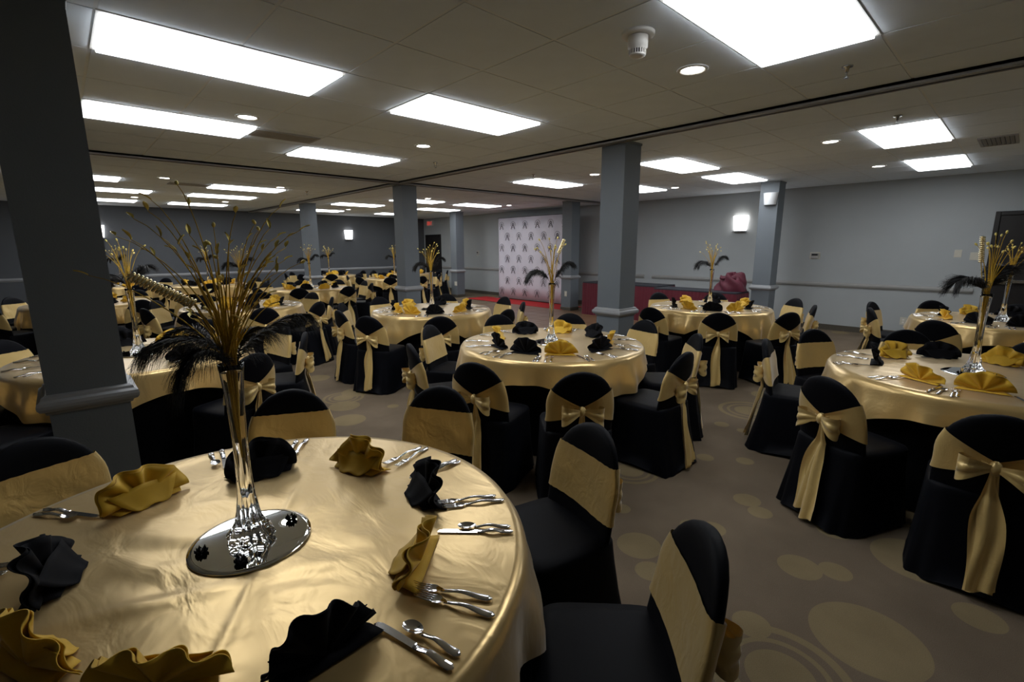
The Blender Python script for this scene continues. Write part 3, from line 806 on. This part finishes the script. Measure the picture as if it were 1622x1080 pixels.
def put(me, name, x, y, z, rz, label, cat, group):
    o = bpy.data.objects.new(name, me); col.objects.link(o); o.location = (x, y, z); o.rotation_euler = (0, 0, rz)
    return tag(o, label, cat, group)

# ------------------------------------------------------------------ table parts
TR, TZ = 0.762, 0.745
top_m = MB().lathe([(0.755, TZ - 0.025), (TR - 0.004, TZ - 0.02), (TR - 0.004, TZ - 0.004), (0.755, TZ)], 64).mesh('tabletop', 'wood_rim', False)
leg_m = MB().tube([(0, 0, 0.0), (0, 0, TZ - 0.025)], 0.014, 8).mesh('leg', 'pipe_black', True)
def under_mesh(seed):
    rnd = random.Random(seed); n = 160
    p1, p2 = rnd.uniform(0, 6), rnd.uniform(0, 6)
    def fn(i, j):
        a = 2 * PI * i / n; t = j / 8
        r = TR + 0.001 - 0.098 * ss(0.04, 0.42, t)
        r += (0.006 + 0.008 * t) * t ** 0.5 * (math.sin(a * 19 + p1 + math.sin(a * 3)) * 0.7 + math.sin(a * 31 + p2) * 0.3)
        return (r * math.cos(a), r * math.sin(a), TZ + 0.0015 - (TZ - 0.008) * t)
    mb = MB().grid(fn, n, 9, cu=True)
    k0 = len(mb.v) - n * 9
    mb.f.append(tuple(k0 + i * 9 for i in range(n)))
    return mb.mesh('undercloth', 'black_under', True)
UNDER = [under_mesh(s) for s in range(2)]
def overlay_mesh(seed, th0, rich=False, chairs=()):
    """72 inch square satin overlay on the 60 inch round table; th0 = direction of one corner"""
    rnd = random.Random(seed); n = 240; S_ = 0.915
    ph_ = [rnd.uniform(0, 6.28) for _ in range(6)]
    nr = 14 if not rich else 40
    rr = [TR * (q / nr) ** (0.9) for q in range(1, nr + 1)]
    nd = 10
    def wr(x, y):
        if not rich: return 0.0012 * (math.sin(x * 11 + ph_[0] + 2 * math.sin(y * 5)) + math.sin(y * 13 + ph_[1]))
        z = 0.0011 * (math.sin(x * 9 + ph_[0] + 2 * math.sin(y * 5)) + math.sin(y * 10 + ph_[1]))
        # pressed fold lines and soft puckers
        d = abs((x - 0.02) * math.cos(0.55) - (y + 0.1) * math.sin(0.55)); z += 0.0035 * math.exp(-(d / 0.010) ** 2) * ss(0.75, 0.1, math.hypot(x, y))
        d = abs((x + 0.18) * math.cos(1.2) + (y + 0.12) * math.sin(1.2)); z += 0.006 * math.exp(-(d / 0.025) ** 2) * math.exp(-((x + .18) ** 2 + (y + .12) ** 2) / 0.05)
        z += 0.0016 * math.sin(x * 38 + 6 * math.sin(y * 9 + ph_[2])) * math.exp(-((x - .05) ** 2 + (y + .12) ** 2) / 0.06)
        z += 0.0020 * math.sin(y * 30 + 5 * math.sin(x * 8 + ph_[3])) * math.exp(-((x + .15) ** 2 + (y - .05) ** 2) / 0.05)
        return z
    def fn(i, j):
        a = 2 * PI * i / n
        if j < nr:
            r = rr[j]; x, y = r * math.cos(a), r * math.sin(a)
            return (x, y, TZ + 0.0055 + wr(x, y) * ss(TR, TR - 0.1, r) if rich is False else TZ + 0.0055 + max(-0.003, wr(x, y)) * ss(TR, TR - 0.1, r))
        t = (j - nr + 1) / nd
        b = (a - th0 + PI / 4) % (PI / 2) - PI / 4          # 0 at the corner
        full = S_ / max(abs(math.cos(a - th0 + PI / 4)), abs(math.sin(a - th0 + PI / 4)))
        drop = min(full - TR, 0.50)
        for ca, cr in chairs:            # the hem rests on the seats pushed under the edge
            if cr - 0.25 - 0.22 < 0.86:
                dv = abs((a - R(ca) + PI) % (2 * PI) - PI)
                drop = min(drop, 0.262 + 0.25 * ss(R(16.5), R(22), dv))
        cor = ss(0.16, 0.45, drop)
        wav = math.sin(a * 17 + ph_[4]) * 0.55 + math.sin(a * 29 + ph_[5]) * 0.3 + math.sin(a * 9 + ph_[3]) * 0.4
        q = t * drop
        r = TR + 0.006 + 0.010 * ss(0, 0.03, q) + 0.05 * q + (0.034 * wav * (0.6 + 0.4 * cor) + 0.022 + 0.02 * cor) * ss(0.0, 0.22, q)
        r += 0.016 * math.sin(b * 26) * cor * ss(0.1, 0.4, q)
        return (r * math.cos(a), r * math.sin(a), TZ + 0.0055 - 0.004 * ss(0, 0.5, t) - q)
    mb = MB().grid(fn, n, nr + nd, cu=True)
    c = len(mb.v); mb.v.append((0, 0, TZ + 0.0055)); W = nr + nd
    for i in range(n): mb.f.append((i * W, ((i + 1) % n) * W, c))
    return mb.mesh('tablecloth', 'satin_cloth', True)

# ------------------------------------------------------------------ centrepiece parts (origin on the table top)
mir_m = MB().lathe([(0.138, 0.0), (0.152, 0.0), (0.152, 0.0035), (0.141, 0.0055), (0.001, 0.0055)], 72, cap1=True).mesh('mirror_plate', 'mirror', False)
mirb_m = MB().lathe([(0.1525, 0.0002), (0.1532, 0.0018), (0.1526, 0.0036), (0.1412, 0.00565)], 72, cap0=False, cap1=False).mesh('bevelled_rim', 'mirror_bevel', True)
def vase_mesh():
    prof = [(0.046, 0.0), (0.054, 0.004), (0.056, 0.012), (0.053, 0.022), (0.043, 0.034), (0.0335, 0.055), (0.0275, 0.085), (0.0225, 0.13), (0.0195, 0.18), (0.0185, 0.23), (0.0190, 0.29), (0.0205, 0.35), (0.0235, 0.42), (0.0285, 0.48), (0.0310, 0.50),
            (0.0290, 0.5005), (0.0262, 0.478), (0.0208, 0.42), (0.0172, 0.35), (0.0150, 0.29), (0.0135, 0.23), (0.0125, 0.18), (0.010, 0.14), (0.003, 0.125)]
    n = 48; mb = MB(); k = len(prof)
    def fn(i, j):
        r, z = prof[j]; a = 2 * PI * i / n
        lob = 0.10 * ss(0.16, 0.03, z) + 0.03 * ss(0.5, 0.2, z)
        if j < 15: r *= 1 + lob * math.cos(8 * a)
        return (r * math.cos(a), r * math.sin(a), z)
    mb.grid(fn, n, k, cu=True)
    mb.f.append(tuple(i * k for i in range(n))[::-1]); mb.f.append(tuple(i * k + k - 1 for i in range(n)))
    return mb.mesh('vase', 'glass', True)
VASE = vase_mesh()
def leaf_mesh():
    def fn(i, j):
        u = i / 7; v = j / 4 - 0.5
        wd = 0.010 * math.sin(PI * min(1, u * 1.02 + 0.01)) ** 0.8 + 0.0005
        return (v * wd, 0.002 * math.sin(u * 3) + abs(v) * 0.006, u * 0.027)
    return MB().grid(fn, 8, 5).mesh('leaf', 'gold_leaf', True)
LEAF = leaf_mesh()
BUD = MB().ball((0, 0, 0.006), 0.0042, 8, 6, (1, 1, 1.7)).mesh('bud', 'gold_leaf', True)
def stem_curve(p0, p1, bend):
    a, b = Vector(p0), Vector(p1); d = b - a
    out = Vector((d.x, d.y, 0))
    pts = [(0, 0, a.z - 0.26), (a.x * 0.5, a.y * 0.5, a.z - 0.12), (a.x, a.y, a.z)]
    for q in range(1, 11):
        t = q / 10
        p = a + Vector((0, 0, d.z * (1 - (1 - t) ** 1.35) if bend > 0 else d.z * t)) + out * (t ** (1.0 + bend))
        pts.append(tuple(p))
    return pts
def orient_to(o, d):
    o.rotation_mode = 'QUATERNION'; o.rotation_quaternion = Vector(d).to_track_quat('Z', 'Y')
def spray_bunch(loc, tips, label, group, leaves=True, rad=0.0021, seed=1):
    rnd = random.Random(seed)
    t = thing('gold_spray', label, 'gold spray', loc, group=group)
    for tip in tips:
        b = (rnd.uniform(-0.012, 0.012), rnd.uniform(-0.012, 0.012), 0.50)
        pts = stem_curve(b, tip, rnd.uniform(0.15, 0.6))
        k = len(pts)
        s_ = MB().tube(pts, [rad * (1.0 - 0.74 * i / (k - 1)) for i in range(k)], 5).build('stem', 'gold_stem', t, True)
        d = Vector(pts[-1]) - Vector(pts[-2])
        if leaves:
            l_ = part_obj('leaf', LEAF if rnd.random() < 0.75 else BUD, s_, pts[-1]); orient_to(l_, d + Vector((rnd.uniform(-.02, .02), rnd.uniform(-.02, .02), 0)))
            if rnd.random() < 0.6:
                q = rnd.randint(k - 4, k - 2); l_ = part_obj('leaf', LEAF, s_, pts[q]); l_.scale = (0.8, 0.8, 0.8)
                orient_to(l_, d.normalized() + Vector((rnd.uniform(-.8, .8), rnd.uniform(-.8, .8), rnd.uniform(-.2, .4))))
        else:
            l_ = part_obj('bud', BUD, s_, pts[-1]); l_.scale = (1.5, 1.5, 1.5); orient_to(l_, d)
    index_tree(t)
    return t
def feather_mesh(path, seed, nb=150, blen=0.085, wdt=0.0016, droop=0.05):
    """returns quill mesh, barbs mesh; path = list of points"""
    rnd = random.Random(seed)
    P = [Vector(p) for p in path]; k = len(P)
    def at(t):
        f = t * (k - 1); i = min(k - 2, int(f)); u = f - i
        p0 = P[max(0, i - 1)]; p1 = P[i]; p2 = P[i + 1]; p3 = P[min(k - 1, i + 2)]
        return 0.5 * ((2 * p1) + (p2 - p0) * u + (2 * p0 - 5 * p1 + 4 * p2 - p3) * u * u + (3 * p1 - p0 - 3 * p2 + p3) * u ** 3)
    q = MB().tube([at(i / 14) for i in range(15)], [0.0016 * (1 - 0.75 * i / 14) for i in range(15)], 5).mesh('quill', 'feather', True)
    mb = MB()
    for i in range(nb):
        t = 0.26 + 0.74 * (i + rnd.random() * 0.8) / nb
        p = at(min(1, t)); tg = (at(min(1, t + 0.02)) - at(max(0, t - 0.02))).normalized()
        for sgn in (-1, 1):
            side = tg.cross(Vector((0, 0, 1)))
            if side.length < 0.1: side = Vector((1, 0, 0))
            side = side.normalized() * sgn
            up = side.cross(tg).normalized()
            if up.z < 0: up = -up
            L_ = blen * (0.45 + 0.7 * math.sin(PI * min(1, 0.15 + 0.8 * t))) * rnd.uniform(0.65, 1.15)
            a = rnd.uniform(0.5, 1.0); lift = rnd.uniform(-0.1, 0.35)
            d0 = (side * math.cos(a * 0.6) + tg * (0.55 + 0.5 * t) + up * lift).normalized()
            pts = []
            for s in range(5):
                u = s / 4
                pts.append(p + d0 * L_ * u + Vector((0, 0, -1)) * droop * u * u * rnd.uniform(0.7, 1.3) + Vector((rnd.uniform(-1, 1), rnd.uniform(-1, 1), rnd.uniform(-1, 1))) * 0.0025 * u)
            nrm = d0.cross(Vector((rnd.uniform(-1, 1), rnd.uniform(-1, 1), rnd.uniform(-1, 1)))).normalized()
            v = []
            for s, pt in enumerate(pts):
                wq = wdt * (1 - 0.75 * s / 4) * 0.5
                v += [pt - nrm * wq, pt + nrm * wq]
            mb.add(v, [(2 * s, 2 * s + 1, 2 * s + 3, 2 * s + 2) for s in range(4)])
    me = bpy.data.meshes.new('barbs'); me.from_pydata(mb.v, [], mb.f); me.materials.append(M['feather']); me.update()
    return q, me
# near bunch : positions measured from the photograph, in world metres
C1 = (0.288, 1.375)
TIPS = [(0.229, 1.409, 1.7), (0.18, 1.455, 1.664), (0.16, 1.365, 1.633), (0.137, 1.419, 1.618), (0.107, 1.512, 1.58), (0.193, 1.494, 1.58), (0.224, 1.314, 1.58), (0.254, 1.327, 1.549), (0.259, 1.29, 1.559), (0.315, 1.366, 1.564),
        (0.314, 1.274, 1.629), (0.377, 1.357, 1.611), (0.395, 1.396, 1.597), (0.396, 1.313, 1.598), (0.452, 1.391, 1.658), (0.434, 1.375, 1.581), (0.446, 1.245, 1.593), (0.448, 1.365, 1.551), (0.405, 1.307, 1.55), (0.433, 1.336, 1.519),
        (0.461, 1.3, 1.512), (0.044, 1.48, 1.49), (0.287, 1.372, 1.526), (0.12, 1.343, 1.57), (0.243, 1.405, 1.495), (0.375, 1.43, 1.54), (0.285, 1.342, 1.48), (0.375, 1.305, 1.509), (0.284, 1.361, 1.601), (0.364, 1.467, 1.472)]
TT = TZ + 0.0065          # table surface
rf = random.Random(8)
TIPS += [(0.288 + rf.uniform(-0.11, 0.12), 1.375 + rf.uniform(-0.09, 0.09), rf.uniform(1.36, 1.56)) for _ in range(16)]
near_tips = [(x - C1[0], y - C1[1], z - TT - 0.0055) for x, y, z in TIPS]
def gen_tips(seed, n=14):
    rnd = random.Random(seed); out = []
    for i in range(n):
        a = rnd.uniform(0, 2 * PI); r = rnd.uniform(0.02, 0.19) * (0.6 + 0.4 * rnd.random())
        out.append((r * math.cos(a), r * math.sin(a), 0.5 + rnd.uniform(0.26, 0.40) - r * 0.4))
    return out
BEADS_AX = None
def bead_coil_mesh(p0, p1, turns=17, R0=0.0080, r0=0.0052):
    a, b = Vector(p0), Vector(p1); d = (b - a); L_ = d.length; d.normalize(); u = d.orthogonal().normalized(); v = d.cross(u); mb = MB()
    nu, nv = 14, 8
    for k_ in range(turns):
        c = a + d * (L_ * (k_ + 0.5) / turns)
        def fn(i, j):
            A = 2 * PI * i / nu; B = 2 * PI * j / nv
            rr = R0 + r0 * math.cos(B) * (1 + 0.12 * math.cos(A * 4 + k_))
            return c + (u * math.cos(A) + v * math.sin(A)) * rr + d * (r0 * 0.72 * math.sin(B) + 0.0022 * math.cos(A))
        mb.grid(fn, nu, nv, cu=True, cv=True)
    return mb.mesh('bead_chain', 'gold_bead', True)
def flower_proto():
    t = thing('fabric_flower', 'small black fabric flower', 'flower', (0, 0, -50))
    def petal(i, j):
        u = i / 5; v = j / 4 - 0.5
        wd = 0.017 * math.sin(PI * (0.10 + 0.74 * u)) ** 0.6
        return (v * wd, 0.002 + 0.014 * u, 0.003 + 0.006 * u * u + 0.003 * math.cos(v * 7))
    pm_ = MB().grid(petal, 6, 5).mesh('petal', 'black_napkin', True)
    for i in range(6): part_obj('petal', pm_, t, (0, 0, 0.0), i * PI / 3)
    for i in range(5):
        o = part_obj('petal', pm_, t, (0, 0, 0.004), i * 2 * PI / 5 + 0.3); o.scale = (0.7, 0.7, 1.3)
    part_obj('pearl', MB().ball((0, 0, 0.009), 0.0036, 8, 6).mesh('pearl', 'pearl', True), t)
    index_tree(t); return t
FLOWER = flower_proto(); flower_used = [False]
def place_flower(x, y, z, rz, label, group):
    if not flower_used[0]: o = FLOWER; flower_used[0] = True
    else: o = copy_tree(FLOWER)
    o.location = (x, y, z); o.rotation_euler = (0.15, 0.1, rz); return tag(o, label, 'flower', group)

# far centrepiece protos
FQ = [feather_mesh([(0, 0, 0.47), (-0.03, 0.0, 0.53), (-0.08, 0.0, 0.585), (-0.14, 0.0, 0.60), (-0.185, 0.0, 0.575)], 3, 380, 0.115, 0.0042, 0.06),
      feather_mesh([(0, 0, 0.47), (0.03, 0.01, 0.54), (0.07, 0.01, 0.61), (0.11, 0.02, 0.66), (0.15, 0.02, 0.67)], 4, 380, 0.105, 0.0042, 0.055)]
far_protos = []

# ------------------------------------------------------------------ tables
A9 = [k * 40 - 160 for k in range(9)]
def ring(off): return [((a + off), 1.24) for a in A9]
TABLES = [
    dict(c=(0.27, 1.37), ph='the nearest table', ch=[(112, 1.21), (66, 1.22), (30, 1.26), (-12, 1.26), (-48, 1.25), (158, 1.25), (-161, 1.25)], th=-30, rich=True,
         nap=[(110, 'gold', 0.51), (69, 'black', 0.46), (26, 'gold', 0.50), (-14, 'black', 0.53), (-53, 'gold', 0.51), (-89, 'black', 0.53), (-123, 'gold', 0.45), (-161, 'gold', 0.45), (158, 'black', 0.43)]),
    dict(c=(2.99, 2.70), ph='the table before the middle pillar', ch=[(-130, 1.36), (-87, 1.20), (-50, 1.22), (-10, 1.18), (32, 1.18), (71, 1.18), (117, 1.18), (162, 1.22), (-161, 1.25)], th=-105),
    dict(c=(3.53, 5.32), ph='the table near the red carpet', ch=[(-154, 1.38), (-120, 1.36), (-79, 1.26), (-42, 1.22), (-8, 1.19), (46, 1.19), (97, 1.19), (138, 1.2), (176, 1.25)], th=-168),
    dict(c=(6.39, 2.88), ph='the table before the maroon bundle', ch=[(174, 1.31), (-151, 1.38), (-117, 1.34), (-75, 1.22), (-37, 1.28), (20, 1.19), (65, 1.19), (138, 1.2)], th=-12),
    dict(c=(4.15, 0.14), ph='the right foreground table', ch=[(156, 1.27), (-172, 1.33), (100, 1.19), (62, 1.2), (24, 1.2), (-14, 1.2), (-52, 1.22), (-90, 1.22), (-130, 1.22)], th=128),
    dict(c=(7.38, 0.10), ph='the table beside the right door', ch=[(78, 1.24), (116, 1.2), (35, 1.21), (161, 1.33), (-162, 1.22), (-5, 1.2), (-45, 1.2)], th=140),
    dict(c=(0.36, 4.64), ph='the table just behind left pillar', ch=[(14, 1.2), (-24, 1.2), (-64, 1.22), (56, 1.2), (94, 1.2), (132, 1.2), (172, 1.2), (-142, 1.22)], th=-125),
    dict(c=(1.84, 7.58), ph='the table behind the tall feathers', ch=[(-128, 1.34), (-94, 1.29), (-60, 1.28), (-29, 1.2), (20, 1.22), (62, 1.2), (102, 1.2), (142, 1.2), (-165, 1.22)], th=-4),
    dict(c=(3.73, 10.07), ph='the table before the farthest pillar', ch=[(-120, 1.25), (-80, 1.32), (-40, 1.25), (0, 1.2), (40, 1.2), (80, 1.2), (120, 1.2), (160, 1.2), (-160, 1.22)], th=18, far=True),
    dict(c=(5.98, 14.55), ph='the table below the back sconce', ch=ring(10), th=30, far=True),
    dict(c=(6.68, 11.85), ph='the table half behind second pillar', ch=ring(-5), th=60, far=True),
    dict(c=(0.25, 9.70), ph='the far table behind left pillar', ch=ring(15), th=20, far=True),
    dict(c=(0.95, 13.85), ph='the back left corner table', ch=ring(0), th=45, far=True),
    dict(c=(2.45, 12.85), ph='the back table behind the sprays', ch=ring(20), th=10, far=True),
    dict(c=(8.15, 13.55), ph='the back table beside exit door', ch=ring(5), th=50, far=True),
]
def side_ranks(c, pts):
    """pts: list of (x, y); -> text such as 'second from left, near side'"""
    dc = math.hypot(*c); out = [None] * len(pts)
    for near in (True, False):
        ids = [i for i, p in enumerate(pts) if (math.hypot(*p) < dc) == near]
        ids.sort(key=lambda i: bearing(*pts[i]))
        for k_, i in enumerate(ids): out[i] = (ORD[k_], 'near' if near else 'far')
    return out
rn = random.Random(99)
taken = []
def free_spot(x, y, ti):
    if not (X0 + 0.35 < x < X1 - 0.35 and Y0 + 0.35 < y < Y1 - 0.38): return False
    if any(math.hypot(x - p, y - q) < 0.50 for p, q, _ in taken): return False
    if any(math.hypot(x - c[0], y - c[1]) < 0.42 for c, _ in COLS): return False
    if any(k != ti and math.hypot(x - T_['c'][0], y - T_['c'][1]) < 1.0 for k, T_ in enumerate(TABLES)): return False
    return True
for ti, T in enumerate(TABLES):
    cx, cy = T['c']; phr = T['ph']; far = T.get('far', False)
    t = thing('round_table', 'round folding banquet table under the cloths of ' + phr.replace('the ', '', 1), 'table', (cx, cy, 0), group='round banquet tables')
    part_obj('tabletop', top_m, t)
    for sx in (-1, 1):
        for sy in (-1, 1): part_obj('leg', leg_m, t, (0.42 * sx, 0.3 * sy, 0))
    o = put(UNDER[ti % 2], 'undercloth', cx, cy, 0, ti * 0.7, 'black floor-length undercloth of ' + phr, 'tablecloth', 'black undercloths')
    ov = overlay_mesh(ti, R(T['th']), T.get('rich', False), T['ch'])
    put(ov, 'tablecloth', cx, cy, 0, 0, 'square gold satin overlay cloth on ' + phr, 'tablecloth', 'gold satin overlay cloths')
    T['ch0'] = list(T['ch'])
    # chairs
    keep = []
    for a, r in T['ch']:
        ro = max(r, 1.19) - 0.25; x, y = cx + ro * math.cos(R(a)), cy + ro * math.sin(R(a))
        if far and not free_spot(x, y, ti): continue
        taken.append((x, y, ti)); keep.append((a, r))
    T['ch'] = keep
    cp = [(cx + r * math.cos(R(a)), cy + r * math.sin(R(a))) for a, r in T['ch']]
    rk = side_ranks((cx, cy), cp)
    for (a, r), (o_, sd) in zip(T['ch'], rk):
        ro = max(r, 1.19) - 0.25
        x, y = cx + ro * math.cos(R(a)), cy + ro * math.sin(R(a))
        place_chair(x, y, R(a) + PI / 2 + rn.uniform(-0.06, 0.06), 'gold-sashed black chair, %s from left, %s side of %s' % (o_, sd, phr), 'black chairs with gold sashes')
    # napkins
    nap = T.get('nap')
    if not nap:
        cols = ['gold', 'black'] * 5
        nap = [(a, cols[(k_ + ti) % 2]) for k_, (a, r) in enumerate(sorted(T['ch0']))]
        if len(nap) < 9 and not far: pass
    nap = [(q[0], q[1], q[2] if len(q) > 2 else 0.50) for q in nap]
    npos = [(cx + 0.50 * math.cos(R(a)), cy + 0.50 * math.sin(R(a))) for a, c_, nr_ in nap]
    rk = side_ranks((cx, cy), npos)
    for k_, ((a, c_, nr_), (o_, sd)) in enumerate(zip(nap, rk)):
        rr_ = nr_ + 0.0 * rn.uniform(-0.02, 0.02)
        o = napkin_obj(NAP[c_][(k_ + ti * 2) % 5])
        o.location = (cx + rr_ * math.cos(R(a)), cy + rr_ * math.sin(R(a)), TT + 0.001)
        o.rotation_euler = (0, 0, R(a) + PI / 2 + rn.uniform(-0.25, 0.25) )
        tag(o, '%s fan-folded napkin, %s place from left, %s side of %s' % (c_, o_, sd, phr), 'napkin', '%s fan napkins' % c_)
        if far: continue
        for nm, me, da, r_h, lab in (('fork', FORK, -8.5, 0.735, 'inner fork'), ('fork', FORK, -11.5, 0.75, 'outer fork'), ('knife', KNIFE, 13.5, 0.752, 'knife'), ('spoon', SPOON, 16.0, 0.745, 'spoon')):
            aa = R(a + da + rn.uniform(-0.8, 0.8)); hr = r_h + rn.uniform(-0.012, 0.004)
            hx, hy = cx + hr * math.cos(aa), cy + hr * math.sin(aa)
            put(me, nm, hx, hy, TT + 0.001, aa + PI / 2 + rn.uniform(-0.10, 0.10), '%s at %s place from left, %s side of %s' % (lab, o_, sd, phr), nm, 'cutlery on the tables')
    # centrepiece
    mx, my = (C1 if ti == 0 else (cx, cy))
    t = thing('round_mirror', 'round mirror plate under the vase of ' + phr, 'mirror', (mx, my, TT + 0.001), group='round table mirrors')
    part_obj('mirror_plate', mir_m, t); part_obj('bevelled_rim', mirb_m, t)
    zb = TT + 0.0068
    put(VASE, 'glass_vase', mx, my, zb, 0.3, 'tall flared clear glass vase on ' + phr, 'vase', 'tall glass vases')
    if ti == 0:
        spray_bunch((mx, my, zb), near_tips, 'glittering gold wire spray with leaf tips in the nearest vase', 'gold sprays in the vases', True, 0.0028, 5)
    else:
        if not far_protos:
            far_protos.append(spray_bunch((mx, my, zb), gen_tips(21), '', 'gold sprays in the vases', False, 0.0042, 6)); sp_ = far_protos[0]
        elif ti == 2:
            far_protos.append(spray_bunch((mx, my, zb), gen_tips(33, 16), '', 'gold sprays in the vases', False, 0.0042, 8)); sp_ = far_protos[1]
        else:
            sp_ = copy_tree(far_protos[ti % len(far_protos)])
        sp_.location = (mx, my, zb); sp_.rotation_euler = (0, 0, ti * 1.3)
        tag(sp_, 'stiff gold spray standing in the vase of ' + phr, 'gold spray')
        for q, (qm, bmesh_) in enumerate(FQ):
            f_ = thing('ostrich_feather', '%s-drooping black ostrich feather on %s' % (('left', 'right')[q], phr), 'feather', (mx, my, zb), -YAW + rn.uniform(-0.3, 0.3), 'black ostrich feathers')
            part_obj('quill', qm, f_); part_obj('barbs', bmesh_, f_)
    if not far:
        for q, (fa, fr) in enumerate(((250, 0.105), (150, 0.11), (20, 0.115)) if ti else ((-118, 0.112), (172, 0.118), (8, 0.112))):
            place_flower(mx + fr * math.cos(R(fa)), my + fr * math.sin(R(fa)), TT + 0.0068, fa, 'black pearl-centred flower, %s of mirror on %s' % (('front', 'left', 'right')[q], phr), 'black mirror flowers')

# ------------------------------------------------------------------ near plumes and bead spiral
def w2l(p): return (p[0] - C1[0], p[1] - C1[1], p[2] - (TT + 0.0068))
def near_feather(path, seed, nb, blen, droop, label):
    qm, bm_ = feather_mesh([w2l(p) for p in path], seed, nb, blen, 0.0014, droop)
    f_ = thing('ostrich_feather', label, 'feather', (C1[0], C1[1], TT + 0.0068), 0, 'black ostrich feathers')
    part_obj('quill', qm, f_); part_obj('barbs', bm_, f_)
near_feather([(0.288, 1.375, 1.20), (0.28, 1.378, 1.27), (0.255, 1.382, 1.315), (0.21, 1.392, 1.335), (0.165, 1.40, 1.335), (0.125, 1.408, 1.322)], 41, 520, 0.088, 0.055, 'black ostrich plume sweeping left from the nearest vase')
near_feather([(0.288, 1.375, 1.20), (0.275, 1.36, 1.262), (0.245, 1.35, 1.30), (0.21, 1.345, 1.302), (0.18, 1.345, 1.275)], 42, 480, 0.085, 0.07, 'black ostrich plume drooping low left from the nearest vase')
near_feather([(0.290, 1.375, 1.20), (0.305, 1.37, 1.265), (0.345, 1.363, 1.315), (0.395, 1.352, 1.352), (0.440, 1.343, 1.372), (0.478, 1.335, 1.374)], 43, 520, 0.075, 0.05, 'black ostrich plume rising right from the nearest vase')
near_feather([(0.290, 1.375, 1.20), (0.31, 1.40, 1.26), (0.335, 1.42, 1.31), (0.365, 1.44, 1.335), (0.40, 1.45, 1.33)], 44, 320, 0.07, 0.05, 'short black ostrich plume behind the nearest vase')
near_feather([(0.288, 1.375, 1.20), (0.27, 1.40, 1.275), (0.245, 1.43, 1.33), (0.215, 1.455, 1.352), (0.18, 1.47, 1.345)], 45, 320, 0.07, 0.045, 'short black ostrich plume behind left of nearest vase')
t = thing('bead_spiral', 'gold bead spiral leaning left out of the nearest vase', 'bead spiral', (C1[0], C1[1], TT + 0.0068))
part_obj('bead_chain', bead_coil_mesh(w2l((0.109, 1.361, 1.492)), w2l((0.225, 1.368, 1.418))), t)
MB().tube([w2l(p) for p in ((0.107, 1.361, 1.493), (0.225, 1.368, 1.418), (0.255, 1.382, 1.345), (0.28, 1.376, 1.26), (0.286, 1.375, 1.12))], 0.0018, 6).build('wire', 'gold_stem', t, True)

for (bx, by), p0, p1, lab in (((2.99, 2.70), (3.025, 2.661, 1.504), (3.055, 2.628, 1.616), 'pale gold bead spiral in the vase before middle pillar'), ((4.15, 0.14), (4.148, 0.192, 1.448), (4.148, 0.205, 1.608), 'upright gold bead spiral in the right foreground vase')):
    t = thing('bead_spiral', lab, 'bead spiral', (bx, by, TT + 0.0068))
    q0, q1 = [(p[0] - bx, p[1] - by, p[2] - TT - 0.0068) for p in (p0, p1)]
    part_obj('bead_chain', bead_coil_mesh(q1, q0, 14, 0.0095, 0.006), t)
    MB().tube([q1, q0, (q0[0] * 0.5, q0[1] * 0.5, 0.54), (0, 0, 0.46), (0, 0, 0.36)], 0.0022, 6).build('wire', 'gold_stem', t, True)
